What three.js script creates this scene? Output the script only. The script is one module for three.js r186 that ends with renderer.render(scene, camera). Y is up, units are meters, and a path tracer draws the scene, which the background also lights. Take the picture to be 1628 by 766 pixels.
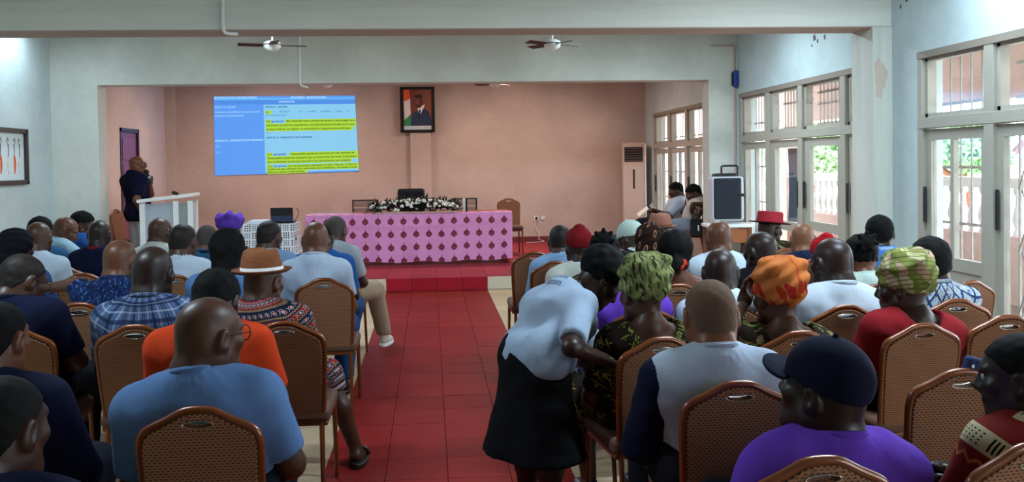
import * as THREE from 'three';
import { RoundedBoxGeometry } from 'three/addons/geometries/RoundedBoxGeometry.js';
import { mergeGeometries } from 'three/addons/utils/BufferGeometryUtils.js';
import { RectAreaLightUniformsLib } from 'three/addons/lights/RectAreaLightUniformsLib.js';

// ---------------------------------------------------------------- camera, sky, lights, exposure
const W = 1628, H = 766, F = 1400, PX = 775, PY = 293, EYE = 1.66;
const scene = new THREE.Scene();
const FULLH = 1042, FULLW = FULLH * W / H;
const camera = new THREE.PerspectiveCamera(2 * Math.atan(FULLH / 2 / F) * 180 / Math.PI, FULLW / FULLH, 0.05, 200);
camera.position.set(0, EYE, 0);
camera.rotation.order = 'YXZ';
camera.rotation.set(-0.0224, -0.065, -0.015);
camera.setViewOffset(FULLW, FULLH, FULLW / 2 - PX, FULLH / 2 - PY, W, H);
camera.updateMatrixWorld(); camera.updateProjectionMatrix();

const SKY = 3.2;
scene.background = new THREE.Color(0.80 * SKY, 0.94 * SKY, 1.05 * SKY);   // bright overcast daylight

RectAreaLightUniformsLib.init();
const renderer = new THREE.WebGLRenderer({ antialias: true });
renderer.toneMapping = THREE.LinearToneMapping;
renderer.toneMappingExposure = 3.6;
renderer.shadowMap.enabled = true;
const TUBE_POWER = 165;     // fluorescent tubes under the ceiling: x, z, turned, share of the power, where
const TUBES = [[-4.55, -10.3, 1, .13, 'on the ceiling close to the left wall behind the cross beam'], [2.7, -9.5, 0, .6, 'on the ceiling behind the right half of the cross beam'], [-1.8, -8.8, 0, .6, 'on the ceiling just behind the left half of the cross beam'],
  [-2.6, -14.6, 0, .58, 'over the left half of the stage'], [1.6, -14.6, 0, .58, 'over the right half of the stage'], [-2.4, -3.8, 0, .75, 'over the left block of chairs'], [2.3, -3.8, 0, .9, 'over the right block of chairs'], [3.3, -6.0, 0, .4, 'in front of the column by the windows']];

// ---------------------------------------------------------------- small helpers
let seed = 7;
const rnd = () => { seed = (seed + 0x6d2b79f5) | 0; let t = Math.imul(seed ^ (seed >>> 15), 1 | seed); t = (t + Math.imul(t ^ (t >>> 7), 61 | t)) ^ t; return ((t ^ (t >>> 14)) >>> 0) / 4294967296; };
const rr = (a, b) => a + (b - a) * rnd();
const V = (x, y, z) => new THREE.Vector3(x, y, z);
const RAD = Math.PI / 180;
const used = {};
function numbered(n) { const k = used[n] = (used[n] || 0) + 1; return k === 1 ? n : n + '_' + String(k - 1).padStart(3, '0'); }
function obj(name, geo, m, parent = scene) {
  if (Array.isArray(geo)) geo = join(geo);
  const o = new THREE.Mesh(geo, m);
  o.name = numbered(name); o.castShadow = o.receiveShadow = true; parent.add(o); return o;
}
function join(list) {
  list = list.map((g) => (g.index ? g.toNonIndexed() : g));
  list.forEach((g) => { for (const k of Object.keys(g.attributes)) if (!['position', 'normal', 'uv'].includes(k)) g.deleteAttribute(k); g.morphAttributes = {}; });
  return list.length === 1 ? list[0] : mergeGeometries(list, false);
}
function thing(name, label, category, pos = [0, 0, 0], turn = 0, group) {
  const g = new THREE.Group(); g.name = numbered(name); scene.add(g);
  g.position.set(...pos); g.rotation.y = turn; return tag(g, label, category, group);
}
function tag(o, label, category, group) {
  o.userData.label = label; o.userData.category = category; if (group) o.userData.group = group; return o;
}
function struct(name, geo, m, parent = scene) {
  const o = obj(name, geo, m, parent); if (parent === scene) o.userData.kind = 'structure'; return o;
}
function structGroup(name) { const g = new THREE.Group(); g.name = numbered(name); g.userData.kind = 'structure'; scene.add(g); return g; }
function bx(x0, x1, y0, y1, z0, z1, b = 0) {
  const w = Math.abs(x1 - x0), h = Math.abs(y1 - y0), d = Math.abs(z1 - z0);
  const g = b ? new RoundedBoxGeometry(w, h, d, 1, Math.min(b, w / 2.01, h / 2.01, d / 2.01)) : new THREE.BoxGeometry(w, h, d);
  if (!b) { // uv in metres
    const p = g.attributes.position, n = g.attributes.normal, uv = g.attributes.uv;
    for (let i = 0; i < p.count; i++) {
      const X = p.getX(i) + (x0 + x1) / 2, Y = p.getY(i) + (y0 + y1) / 2, Z = p.getZ(i) + (z0 + z1) / 2;
      if (Math.abs(n.getX(i)) > .5) uv.setXY(i, Z, Y); else if (Math.abs(n.getY(i)) > .5) uv.setXY(i, X, Z); else uv.setXY(i, X, Y);
    }
  }
  g.translate((x0 + x1) / 2, (y0 + y1) / 2, (z0 + z1) / 2); return g;
}
function bar(a, b, r, seg = 8, r2 = r) {
  const A = V(...a), B = V(...b), d = B.clone().sub(A), g = new THREE.CylinderGeometry(r2, r, d.length(), seg);
  g.applyQuaternion(new THREE.Quaternion().setFromUnitVectors(V(0, 1, 0), d.normalize()));
  const c = A.add(B).multiplyScalar(.5); g.translate(c.x, c.y, c.z); return g;
}
function tube(pts, r, seg = 24, rad = 8, closed = false, tension = .5) {
  return new THREE.TubeGeometry(new THREE.CatmullRomCurve3(pts.map((p) => V(...p)), closed, 'catmullrom', tension), seg, r, rad, closed);
}
function lathe(pts, seg = 28) { return new THREE.LatheGeometry(pts.map((p) => new THREE.Vector2(...p)), seg); }
// sight lines from the photographer's standing point, for reading real positions off the photograph at a known depth or height
const STANCE = new THREE.Quaternion().setFromEuler(new THREE.Euler(-0.0224, -0.065, -0.015, 'YXZ'));
const ray = (px, py) => V((px - PX) / F, -(py - PY) / F, -1).applyQuaternion(STANCE);
function at(px, py, depth) { const d = ray(px, py); return d.multiplyScalar(depth / -d.z).add(V(0, EYE, 0)); }
function onPlane(px, py, h) { const d = ray(px, py); return d.multiplyScalar((h - EYE) / d.y).add(V(0, EYE, 0)); }

// ---------------------------------------------------------------- textures and materials
function canvasTex(w, h, draw, sizeX = 1, sizeY = sizeX, srgb = true) {
  const c = document.createElement('canvas'); c.width = w; c.height = h; draw(c.getContext('2d'), w, h);
  const t = new THREE.CanvasTexture(c); if (srgb) t.colorSpace = THREE.SRGBColorSpace;
  t.wrapS = t.wrapT = THREE.RepeatWrapping; t.repeat.set(1 / sizeX, 1 / sizeY); return t;
}
const hash = (x, y, s) => { let n = Math.sin(x * 127.1 + y * 311.7 + s * 74.7) * 43758.5453; return n - Math.floor(n); };
function vnoise(x, y, per, s) { // periodic value noise
  const xi = Math.floor(x), yi = Math.floor(y), fx = x - xi, fy = y - yi, m = (a) => ((a % per) + per) % per;
  const u = fx * fx * (3 - 2 * fx), v = fy * fy * (3 - 2 * fy);
  const a = hash(m(xi), m(yi), s), b = hash(m(xi + 1), m(yi), s), c = hash(m(xi), m(yi + 1), s), d = hash(m(xi + 1), m(yi + 1), s);
  return a + (b - a) * u + (c - a) * v + (a - b - c + d) * u * v;
}
function noiseTex(n, octaves, size, map, srgb) {
  const data = new Uint8Array(n * n * 4);
  for (let j = 0; j < n; j++) for (let i = 0; i < n; i++) {
    let v = 0, a = 0;
    for (const [per, amp, s, sx = 1] of octaves) { v += amp * vnoise(i / n * per * sx, j / n * per, per, s); a += amp; }
    const c = map(v / a, i / n, j / n), k = (j * n + i) * 4;
    data[k] = c[0]; data[k + 1] = c[1]; data[k + 2] = c[2]; data[k + 3] = 255;
  }
  const t = new THREE.DataTexture(data, n, n); t.magFilter = THREE.LinearFilter; t.minFilter = THREE.LinearMipmapLinearFilter; t.generateMipmaps = true;
  t.wrapS = t.wrapT = THREE.RepeatWrapping; t.repeat.set(1 / size, 1 / size); if (srgb) t.colorSpace = THREE.SRGBColorSpace; t.needsUpdate = true; return t;
}
const grey = (v) => [v * 255, v * 255, v * 255];
const bumpFold = noiseTex(256, [[4, 1, 1], [8, .6, 2], [16, .25, 3]], .5, grey);
const bumpFine = noiseTex(256, [[16, 1, 4], [64, .6, 5], [128, .5, 6]], .6, grey);
const plasterTint = noiseTex(256, [[3, 1, 11], [8, .6, 12], [32, .35, 13], [128, .2, 14]], 2.3, (v) => { const k = 228 + 42 * (v - .35); return [k, k, k].map((q) => Math.min(255, q)); }, true);
const std = (color, rough = .7, o = {}) => new THREE.MeshStandardMaterial({ color, roughness: rough, ...o });
const phys = (color, rough = .7, o = {}) => new THREE.MeshPhysicalMaterial({ color, roughness: rough, ...o });
const cloth = (color, o = {}) => phys(new THREE.Color(color).multiplyScalar(.74), .92, { specularIntensity: .3, bumpMap: bumpFold, bumpScale: .012, ...o });
const printed = (tex, o = {}) => phys('#d4d4d4', .9, { specularIntensity: .3, map: tex, bumpMap: bumpFold, bumpScale: .012, ...o });

const M = {
  wall: std('#dcdfd6', .85, { map: plasterTint, bumpMap: bumpFine, bumpScale: .002 }),
  wallCool: std('#cfdfe0', .85, { map: plasterTint, bumpMap: bumpFine, bumpScale: .002 }),
  column: std('#ecece2', .85, { map: plasterTint, bumpMap: bumpFine, bumpScale: .003 }),
  stageWall: std('#cfb9ad', .88, { map: plasterTint, bumpMap: bumpFine, bumpScale: .002 }),
  ceiling: std('#d6d8d0', .9),
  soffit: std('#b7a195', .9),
  joinery: std('#a9a498', .6, { bumpMap: bumpFine, bumpScale: .001 }),
  joineryDark: std('#8d8378', .6),
  glass: phys('#ffffff', 0, { transmission: 1, thickness: 0, ior: 1.45 }),
  steel: std('#8d9294', .5, { metalness: .6 }),
  ironBar: std('#a7a39c', .6),
  salmon: std('#f3d3c6', .85, { map: plasterTint }),
  white: std('#e9ebea', .6), black: std('#0d0e11', .5), blackSoft: std('#131318', .85),
  wood: std('#6b3b20', .5), darkWood: std('#2a1c15', .5), plastic: std('#cfd2d0', .45),
  grout: std('#8f8577', .95), groutRed: std('#8a3b3e', .95),
};
// ---------------------------------------------------------------- the room
const XL = -4.85, XR = 4.17, ZS = -11.68, ZB = -16.8, YS = .17, CEIL = 3.42, ZREAR = 3.2;
const T = .335, AX0 = -.6, AX1 = .74;           // tile, aisle

const tileTint = (base, spread, n) => Array.from({ length: n }, (_, i) => { const c = new THREE.Color(base); const k = 1 + spread * (i / (n - 1) - .5); return phys(c.clone().multiplyScalar(k), .5, { bumpMap: bumpFine, bumpScale: .0006, specularIntensity: .14 }); });
const redTiles = tileTint('#801e1d', .14, 4), beigeTiles = tileTint('#b59d80', .16, 4), riserRed = tileTint('#a3202c', .14, 3), riserBeige = tileTint('#c9bea8', .1, 3), stageRed = tileTint('#97303a', .14, 4);
const tileG = new RoundedBoxGeometry(T - .003, .014, T - .003, 1, .0012);
{
  const floor = struct('floor', bx(XL, XR, -.16, -.011, ZS, ZREAR), M.grout);
  const put = (x, z, mats) => { const t = obj('tile', tileG, mats[Math.floor(rnd() * mats.length)], floor); t.position.set(x, -.007 + rr(-.0006, .0006), z); };
  const rest = [];
  for (let j = 0; j < 44; j++) {
    const z = ZS + T * (j + .5);
    for (let i = 0; i < 4; i++) if (j < 23) put(AX0 + T * (i + .5), z, redTiles); else { const g = tileG.clone(); g.translate(AX0 + T * (i + .5), -.007, z); (rest.red = rest.red || []).push(g); }
    for (let i = -13; i < 14; i++) {
      if (i >= 0 && i < 4) continue;
      const x = AX0 + T * (i + .5); if (x < XL + .1 || x > XR - .1) continue;
      if (j < 23 && i >= -2 && i < 6) put(x, z, beigeTiles);
      else { const g = new THREE.BoxGeometry(T - .005, .014, T - .005); g.translate(x, -.007, z); rest.push(g); }
    }
  }
  obj('aisle_bed', bx(AX0, AX1, -.0125, -.0105, ZS, ZREAR), std('#8a3b3e', .95), floor);
  obj('beige_tiling', rest, beigeTiles[1], floor).userData.kind = 'stuff';
  obj('red_tiling', rest.red, redTiles[1], floor).userData.kind = 'stuff';

  // the stage: a low platform with tiled floor and tiled riser
  const st = struct('stage_floor', bx(XL, XR, -.1, YS - .011, ZS - .012, ZB), M.groutRed);
  const back = [];
  for (let j = 0; j < 16; j++) for (let i = -12; i < 14; i++) {
    const x = AX0 + T * (i + .5), z = ZS - .012 - T * (j + .5); if (x < XL + .1 || x > XR - .05 || z < ZB + .1) continue;
    if (j < 6 && i >= -4 && i < 10) { const t = obj('tile', tileG, stageRed[Math.floor(rnd() * 4)], st); t.position.set(x, YS - .007 + rr(-.0005, .0005), z); }
    else { const g = new THREE.BoxGeometry(T - .005, .014, T - .005); g.translate(x, YS - .007, z); back.push(g); }
  }
  obj('stage_tiling', back, stageRed[1], st).userData.kind = 'stuff';
  const rg = bx(-T / 2 + .003, T / 2 - .003, .004, YS - .003, -.008, .004, .002);
  for (let i = -12; i < 14; i++) { const x = AX0 + T * (i + .5); if (x < XL + .1 || x > XR - .05) continue; const t = obj('riser_tile', rg, (i >= 0 && i < 4 ? riserRed : riserBeige)[Math.floor(rnd() * 3)], st); t.position.set(x, 0, ZS - .006); }
}
struct('ceiling', bx(XL - .2, XR + .2, CEIL, CEIL + .2, ZREAR + .2, ZB - .2), M.ceiling);
struct('wall_left', bx(XL - .2, XL, -.16, CEIL, ZREAR + .2, ZS - .3), M.wallCool);
struct('wall_rear', bx(XL, XR, -.16, CEIL, ZREAR, ZREAR + .2), M.wall);
// proscenium: two piers and a header
struct('wall_front', [bx(XL, -4.26, 0, CEIL, ZS, ZS - .3), bx(3.77, XR, 0, CEIL, ZS, ZS - .3), bx(-4.26, 3.77, 2.76, CEIL, ZS, ZS - .3)], M.wall);
struct('wall_back', bx(XL - .2, XR + .2, 0, CEIL, ZB, ZB - .2), M.stageWall);
struct('pilaster', bx(-.36, .03, YS, CEIL, ZB, ZB + .1), M.stageWall);
struct('baseboard_back', [bx(XL, -.36, YS, YS + .1, ZB, ZB + .015), bx(-.36, .03, YS, YS + .1, ZB + .1, ZB + .115), bx(.03, XR, YS, YS + .1, ZB, ZB + .015)], std('#6e1d22', .5));
struct('wall_stage_left', [bx(XL - .2, XL, YS - .2, CEIL, ZS - .3, -14.18), bx(XL - .2, XL, 2.33, CEIL, -14.18, -15.08), bx(XL - .2, XL, YS - .2, CEIL, -15.08, ZB)], M.stageWall);
struct('pipe_chase', bx(XL, XL + .14, YS, CEIL, ZB, ZB + .22), M.stageWall);
{ // plum door at the left of the stage, slightly recessed
  const d = structGroup('door_1');
  obj('door_frame', [bx(XL - .1, XL + .012, YS, 2.33, -14.18, -14.24), bx(XL - .1, XL + .012, YS, 2.33, -15.02, -15.08), bx(XL - .1, XL + .012, 2.27, 2.33, -14.18, -15.08)], M.darkWood, d);
  const leaf = obj('door_leaf', bx(XL - .07, XL - .02, YS + .01, 2.27, -14.24, -15.02), std('#6d3858', .5), d);
  for (const [y0, y1] of [[.35, 1.02], [1.12, 1.75], [1.82, 2.18]]) obj('door_panel', bx(XL - .025, XL - .008, y0, y1, -14.34, -14.92, .008), std('#743c5e', .5), d);
  obj('handle', [bar([XL - .02, 1.17, -14.95], [XL + .04, 1.17, -14.95], .012), bar([XL + .04, 1.17, -14.95], [XL + .04, 1.17, -14.84], .01)], M.steel, d);
}
// main cross beam with its column
struct('ceiling_beam', bx(XL, XR, 2.85, CEIL, -7.7, -8.08, .006), M.column);
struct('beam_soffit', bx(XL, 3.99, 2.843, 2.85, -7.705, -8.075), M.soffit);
struct('column', bx(3.99, XR + .02, 0, 2.85, -7.7, -8.1, .008), M.column);
// peeled plaster patch on the column and flaking marks
{
  const sh = new THREE.Shape(); const N = 26;
  for (let i = 0; i < N; i++) { const a = i / N * 6.283, r = .085 * (.85 + .16 * Math.sin(i * .72 + 1) + .1 * Math.sin(i * 1.93) + .05 * hash(i, 3, 1)); const x = Math.cos(a) * r * .75, y = Math.sin(a) * r * 2.3; i ? sh.lineTo(x, y) : sh.moveTo(x, y); }
  const g = new THREE.ExtrudeGeometry(sh, { depth: .002, bevelEnabled: false }); const p = at(1421, 123, 7.69); g.translate(Math.min(p.x, 4.06), p.y, -7.7);
  struct('peeled_plaster', g, std('#cdb9aa', .95, { bumpMap: bumpFine, bumpScale: .004 }));
}
for (const [y, z, r] of [[2.98, -9.3, .03], [2.93, -9.22, .018], [2.95, -9.05, .022], [2.9, -9.36, .014], [2.99, -8.9, .012], [3.05, -7.45, .02], [3.0, -7.55, .012]]) { // chipped paint
  const sh = new THREE.Shape(); for (let i = 0; i < 11; i++) { const a = i / 11 * 6.283, q = r * (.6 + .7 * hash(i, z, 2)); i ? sh.lineTo(Math.cos(a) * q, Math.sin(a) * q * 1.4) : sh.moveTo(q, 0); }
  struct('paint_chip', new THREE.ExtrudeGeometry(sh, { depth: .002, bevelEnabled: false }).rotateY(-Math.PI / 2).translate(XR, y, z), std('#5e5a54', .95));
}
// ---- window wall on the right: openings full height from the floor to 2.56 m, with a transom rail at 1.91 - 2.0
const XO = XR + .22;
{
  const posts = [bx(XR, XO, 2.56, CEIL, ZREAR, ZB), bx(XR, XO, 0, 2.56, ZREAR, 1.6), bx(XR, XO, 0, 2.56, -1.8, -2.9), bx(XR, XO, 0, 2.56, -7.28, -8.12), bx(XR, XO, 0, 2.56, -11.62, -13.0), bx(XR, XO, 0, 2.56, -16.2, ZB)];
  struct('wall_right', posts, M.wallCool);
}
let winN = 0, doorN = 1, trimN = 0;
const barG = {};
function windowPanel(z0, z1, y0, y1, nBars, cross) {   // a fixed pane in a wooden frame with a steel grille outside
  const w = structGroup('window_' + (++winN)), a = .035;
  obj('window_frame', [bx(XR + .03, XR + .1, y0, y0 + a, z0, z1), bx(XR + .03, XR + .1, y1 - a, y1, z0, z1), bx(XR + .03, XR + .1, y0, y1, z0, z0 - a), bx(XR + .03, XR + .1, y0, y1, z1 + a, z1)], M.joinery, w);
  obj('pane', bx(XR + .062, XR + .066, y0 + a - .005, y1 - a + .005, z0 - a + .005, z1 + a - .005), M.glass, w);
  grille(w, z0, z1, y0, y1, nBars, cross);
}
function grille(w, z0, z1, y0, y1, n, cross) {
  const dz = (z1 - z0) / (n + 1);
  for (let i = 1; i <= n; i++) obj('grille_bar', bx(XR + .165, XR + .177, y0, y1, z0 + dz * i - .006, z0 + dz * i + .006), M.ironBar, w);
  for (const f of cross) obj('grille_bar', bx(XR + .178, XR + .186, y0 + (y1 - y0) * f - .012, y0 + (y1 - y0) * f + .012, z0, z1), M.ironBar, w);
}
function doorLeaf(z0, z1, o = {}) {   // a glazed leaf: stiles, rails, pane (with or without a middle mullion), solid lower panel, handle
  const d = structGroup('door_' + (++doorN)), s = o.stile || .1, lo = o.low || .85, top = 1.9, x0 = XR + .03, x1 = XR + .075;
  const fr = [bx(x0, x1, .02, top, z0, z0 - s), bx(x0, x1, .02, top, z1 + s, z1), bx(x0, x1, top - .09, top, z0 - s, z1 + s), bx(x0, x1, lo - .1, lo, z0 - s, z1 + s), bx(x0, x1, .02, .16, z0 - s, z1 + s)];
  const m = o.mid ? z0 + (z1 - z0) * o.mid : null;
  if (m) fr.push(bx(x0, x1, lo, top - .09, m + .025, m - .025));
  obj('door_frame', fr, M.joinery, d);
  const pane = (a, b) => obj('pane', bx(XR + .05, XR + .054, lo - .005, top - .085, a, b), M.glass, d);
  if (m) { pane(z0 - s, m + .025); pane(m - .025, z1 + s); } else pane(z0 - s, z1 + s);
  obj('lower_panel', bx(XR + .042, XR + .06, .16, lo - .1, z0 - s, z1 + s), o.lowGlass ? M.glass : M.joinery, d);
  obj('handle', bx(x0 - .035, x0 - .012, 1.12, 1.42, (o.hinge ? z0 - .03 : z1 + .03) - .012, (o.hinge ? z0 - .03 : z1 + .03) + .012, .006), M.black, d);
  if (o.bars) grille(d, z0, z1, .1, 1.95, o.bars, o.cross || [.35, .55, .8]);
}
function rail(z0, z1) { struct('trim_' + (++trimN), [bx(XR - .01, XR + .12, 1.91, 2.0, z0, z1, .004)], M.joinery); }
function post(z0, z1, y1 = 2.56) { struct('trim_' + (++trimN), bx(XR - .006, XR + .13, 0, y1, z0, z1, .004), M.joinery); }
function head(z0, z1) { struct('trim_' + (++trimN), bx(XR - .012, XR + .1, 2.5, 2.56, z0, z1, .003), M.joineryDark); }
// bay nearest the camera (partly in view): two leaves and two transoms
rail(-2.9, -7.28); head(-2.9, -7.28); post(-7.22, -7.28); post(-6.27, -6.38); post(-5.25, -5.34); post(-4.3, -4.38); post(-2.9, -2.97);
windowPanel(-6.38, -7.22, 2.0, 2.51, 5, [.22]); windowPanel(-5.34, -6.27, 2.0, 2.51, 5, [.2, .7]);
windowPanel(-4.38, -5.25, 2.0, 2.51, 3, [.2]); windowPanel(-2.97, -4.3, 2.0, 2.51, 3, [.2]);
doorLeaf(-6.38, -7.22, { mid: .55, bars: 5, hinge: false, stile: .085 }); doorLeaf(-5.34, -6.27, { stile: .07, low: .3, hinge: false });
doorLeaf(-4.38, -5.25, { bars: 3 }); doorLeaf(-2.97, -4.3, { bars: 3 });
// middle bay between column and stage
rail(-8.12, -11.62); head(-8.12, -11.62); post(-11.56, -11.62); post(-10.59, -10.71); post(-9.63, -9.74); post(-8.6, -8.71); post(-8.12, -8.16);
for (const [a, b, n, c] of [[-10.71, -11.56, 8, [.3]], [-9.74, -10.59, 9, [.1, .68]], [-8.71, -9.63, 9, [.12, .55, .8]], [-8.16, -8.6, 4, [.12, .55]]]) windowPanel(a, b, 2.0, 2.51, n, c);
doorLeaf(-10.71, -11.56, { mid: .5, bars: 5, stile: .07, low: .6 }); doorLeaf(-9.74, -10.59, { stile: .1, hinge: true, low: .93, lowGlass: true }); doorLeaf(-8.71, -9.63, { stile: .13, low: .98, lowGlass: true }); doorLeaf(-8.16, -8.6, { stile: .05, bars: 2 });
// stage bay
rail(-13, -16.2); head(-13, -16.2); post(-13, -13.06); post(-14.05, -14.17); post(-15.1, -15.22); post(-16.14, -16.2);
for (const [a, b] of [[-13.06, -14.05], [-14.17, -15.1], [-15.22, -16.14]]) { windowPanel(a, b, 2.0, 2.51, 9, [.18]); doorLeaf(a, b, { mid: .5, bars: 8, stile: .06, low: .75, cross: [.5, .75] }); }
// bay behind the camera
rail(1.6, -1.8); post(-1.74, -1.8); post(1.54, 1.6); post(-.16, -.04);
windowPanel(-.16, -1.74, 2.0, 2.51, 2, []); windowPanel(1.54, -.04, 2.0, 2.51, 2, []); doorLeaf(-.16, -1.74, {}); doorLeaf(1.54, -.04, {});

{ // folding scissor gate outside the second leaf
  const g = thing('scissor_gate', 'grey folding steel scissor gate with diamond lattice outside the glazed door at the right edge', 'gate', [XR + .17, 0, 0]);
  const z0 = -5.4, z1 = -6.22, n = 8, dz = (z1 - z0) / n;
  for (let i = 0; i <= n; i++) obj('gate_bar', bx(-.008, .008, .05, 1.9, z0 + dz * i - .007, z0 + dz * i + .007), M.ironBar, g);
  const L = Math.hypot(dz * 2, .46), a = Math.atan2(.46, -dz * 2), lg = new THREE.BoxGeometry(.004, .012, L);
  for (let r = 0; r < 4; r++) for (let i = 0; i < n - 1; i++) for (const s of [-1, 1]) {
    const m = obj('lattice_link', lg, M.steel, g); m.position.set(s * .012, .27 + r * .46, z0 + dz * (i + 1)); m.rotation.x = s * a;
  }
}
// ---------------------------------------------------------------- outside: veranda, balustrade, yard, trees
struct('veranda_floor', bx(XO, 7.2, -.2, -.03, 3, -30), std('#958a7e', .8));
struct('veranda_roof', bx(XO, 7.0, 3.42, 3.6, 3, -30), M.salmon);
struct('veranda_beam', bx(6.55, 6.85, 2.32, 3.42, 3, -30), M.salmon);
struct('yard_ground', bx(7.2, 90, -.5, -.32, 50, -120), std('#d8d2c6', .95));
{
  const b = thing('balustrade', 'white balustrade of turned balusters with flat rail on a salmon plinth outside the glazed doors', 'balustrade', [6.7, 0, 0]);
  obj('plinth', bx(-.1, .1, -.03, .75, -4, -27), M.salmon, b);
  obj('rail', bx(-.1, .1, 1.3, 1.42, -4, -27, .01), M.white, b);
  const bg = lathe([[.0, .75], [.06, .75], [.06, .79], [.035, .82], [.07, .93], [.065, .99], [.035, 1.1], [.03, 1.2], [.055, 1.25], [.055, 1.3], [0, 1.3]], 10);
  for (let z = -9; z > -24; z -= .21) { const m = obj('baluster', bg, M.white, b); m.position.z = z; }
}
for (const [z, w, top, l] of [[-15.9, .32, 2.32, 'salmon veranda pillar behind the open middle door leaf'], [-11.5, .3, 1.3, 'short salmon parapet post outside the near glazed door'], [-21.8, .34, 2.32, 'far salmon veranda pillar beyond the balustrade']])
  tag(obj('veranda_pillar', bx(6.52, 6.52 + .34, -.03, top, z - w / 2, z + w / 2, .01), M.salmon), l, 'pillar');
const leafMats = ['#86b078', '#9abf88', '#74a46c'].map((c) => std(c, .8, { side: THREE.DoubleSide }));
function tree(x, z, h, r, label) {
  const t = thing('tree', label, 'tree', [x, -.32, z]);
  obj('trunk', [tube([[0, 0, 0], [.1, h * .25, .05], [0, h * .5, 0], [.2, h * .75, .1]], .16, 12, 8), tube([[.05, h * .4, 0], [.6, h * .6, .4], [1.1, h * .8, .5]], .08, 8, 6), tube([[.0, h * .45, 0], [-.6, h * .65, -.3], [-1.0, h * .85, -.2]], .08, 8, 6)], M.wood, t);
  const lg = new THREE.SphereGeometry(.11, 5, 3); lg.scale(1, .25, .55);
  const n = 2600, im = new THREE.InstancedMesh(lg, leafMats[Math.floor(rnd() * 3)], n), m = new THREE.Matrix4(), q = new THREE.Quaternion(), e = new THREE.Euler();
  for (let i = 0; i < n; i++) {
    const k = Math.floor(rnd() * 9), ca = k * 2.4, cr = k ? r * .62 : 0, th = rr(0, 6.28), ph = Math.acos(rr(-1, 1)), q2 = r * .52 * Math.cbrt(rr(.3, 1));
    const p = V(Math.cos(ca) * cr + Math.sin(ph) * Math.cos(th) * q2, h * .78 + (k % 3 - 1) * r * .33 + Math.cos(ph) * q2 * .75, Math.sin(ca) * cr + Math.sin(ph) * Math.sin(th) * q2);
    q.setFromEuler(e.set(rr(-1, 1), rr(0, 6), rr(-1, 1))); const s = rr(.7, 1.5); m.compose(p, q, V(s, s, s)); im.setMatrixAt(i, m);
  }
  im.name = numbered('foliage'); im.userData.kind = 'stuff'; t.add(im);
}
tree(13.2, -29.5, 2.9, 1.6, 'green leafy tree seen through the middle door pane above the balustrade');
tree(12.6, -20.0, 2.9, .9, 'pale green tree seen through the near glazed door');
// ---------------------------------------------------------------- lamps and fans
for (const [x, z, turned, power, where] of TUBES) {
  const onStage = z < ZS, l = thing('tube_lamp', 'white fluorescent tube lamp ' + where, 'lamp', [x, CEIL, z], turned ? Math.PI / 2 : 0);
  obj('housing', bx(-.62, .62, -.05, 0, -.04, .04, .01), M.white, l);
  const t = bar([-.6, -.065, 0], [.6, -.065, 0], .014, 10);
  obj('glowing_tube', t, std('#ffffff', .5, { emissive: onStage ? '#ffe9d8' : '#e4f4ff', emissiveIntensity: 4 }), l);
  const a = new THREE.RectAreaLight(onStage ? '#ffe9d6' : '#d6efff', TUBE_POWER * power, 1.2, .06); a.position.set(0, -.085, 0); a.rotation.x = -Math.PI / 2; l.add(a);
}
function fan(px, py, z, d, turn, label) {
  const p = at(px, py, z), f = thing('ceiling_fan', label, 'fan', [p.x, p.y, -z], turn);
  obj('down_rod', bar([0, .03, 0], [0, CEIL - p.y, 0], .012), M.white, f);
  obj('canopy', lathe([[0, CEIL - p.y], [.055, CEIL - p.y], [.05, CEIL - p.y - .05], [.015, CEIL - p.y - .07], [0, CEIL - p.y - .07]]), M.white, f);
  obj('motor', lathe([[0, .05], [.05, .05], [.09, .03], [.095, .0], [.09, -.03], [.06, -.055], [.03, -.07], [0, -.072]]), M.white, f);
  obj('motor_band', new THREE.TorusGeometry(.094, .006, 6, 28).rotateX(Math.PI / 2).translate(0, .006, 0), M.darkWood, f);
  for (let k = 0; k < 4; k++) {
    const g = bx(.1, d / 2, -.004, .004, -.05, .05, .003); g.rotateX(.2); g.rotateY(k * Math.PI / 2);
    obj('blade', g, M.darkWood, f);
  }
}
fan(433, 72, 9.9, .74, .25, 'small dark-bladed ceiling fan below the cross beam, above the projected slide');
fan(878, 70, 9.9, .74, .62, 'small dark-bladed ceiling fan below the cross beam, right of the portrait');
fan(520, 133, 14, .74, .3, 'ceiling fan over the stage, half hidden by the header above the projected slide');
fan(787, 133, 14, .74, .9, 'ceiling fan over the stage, half hidden by the header right of the portrait');
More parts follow.
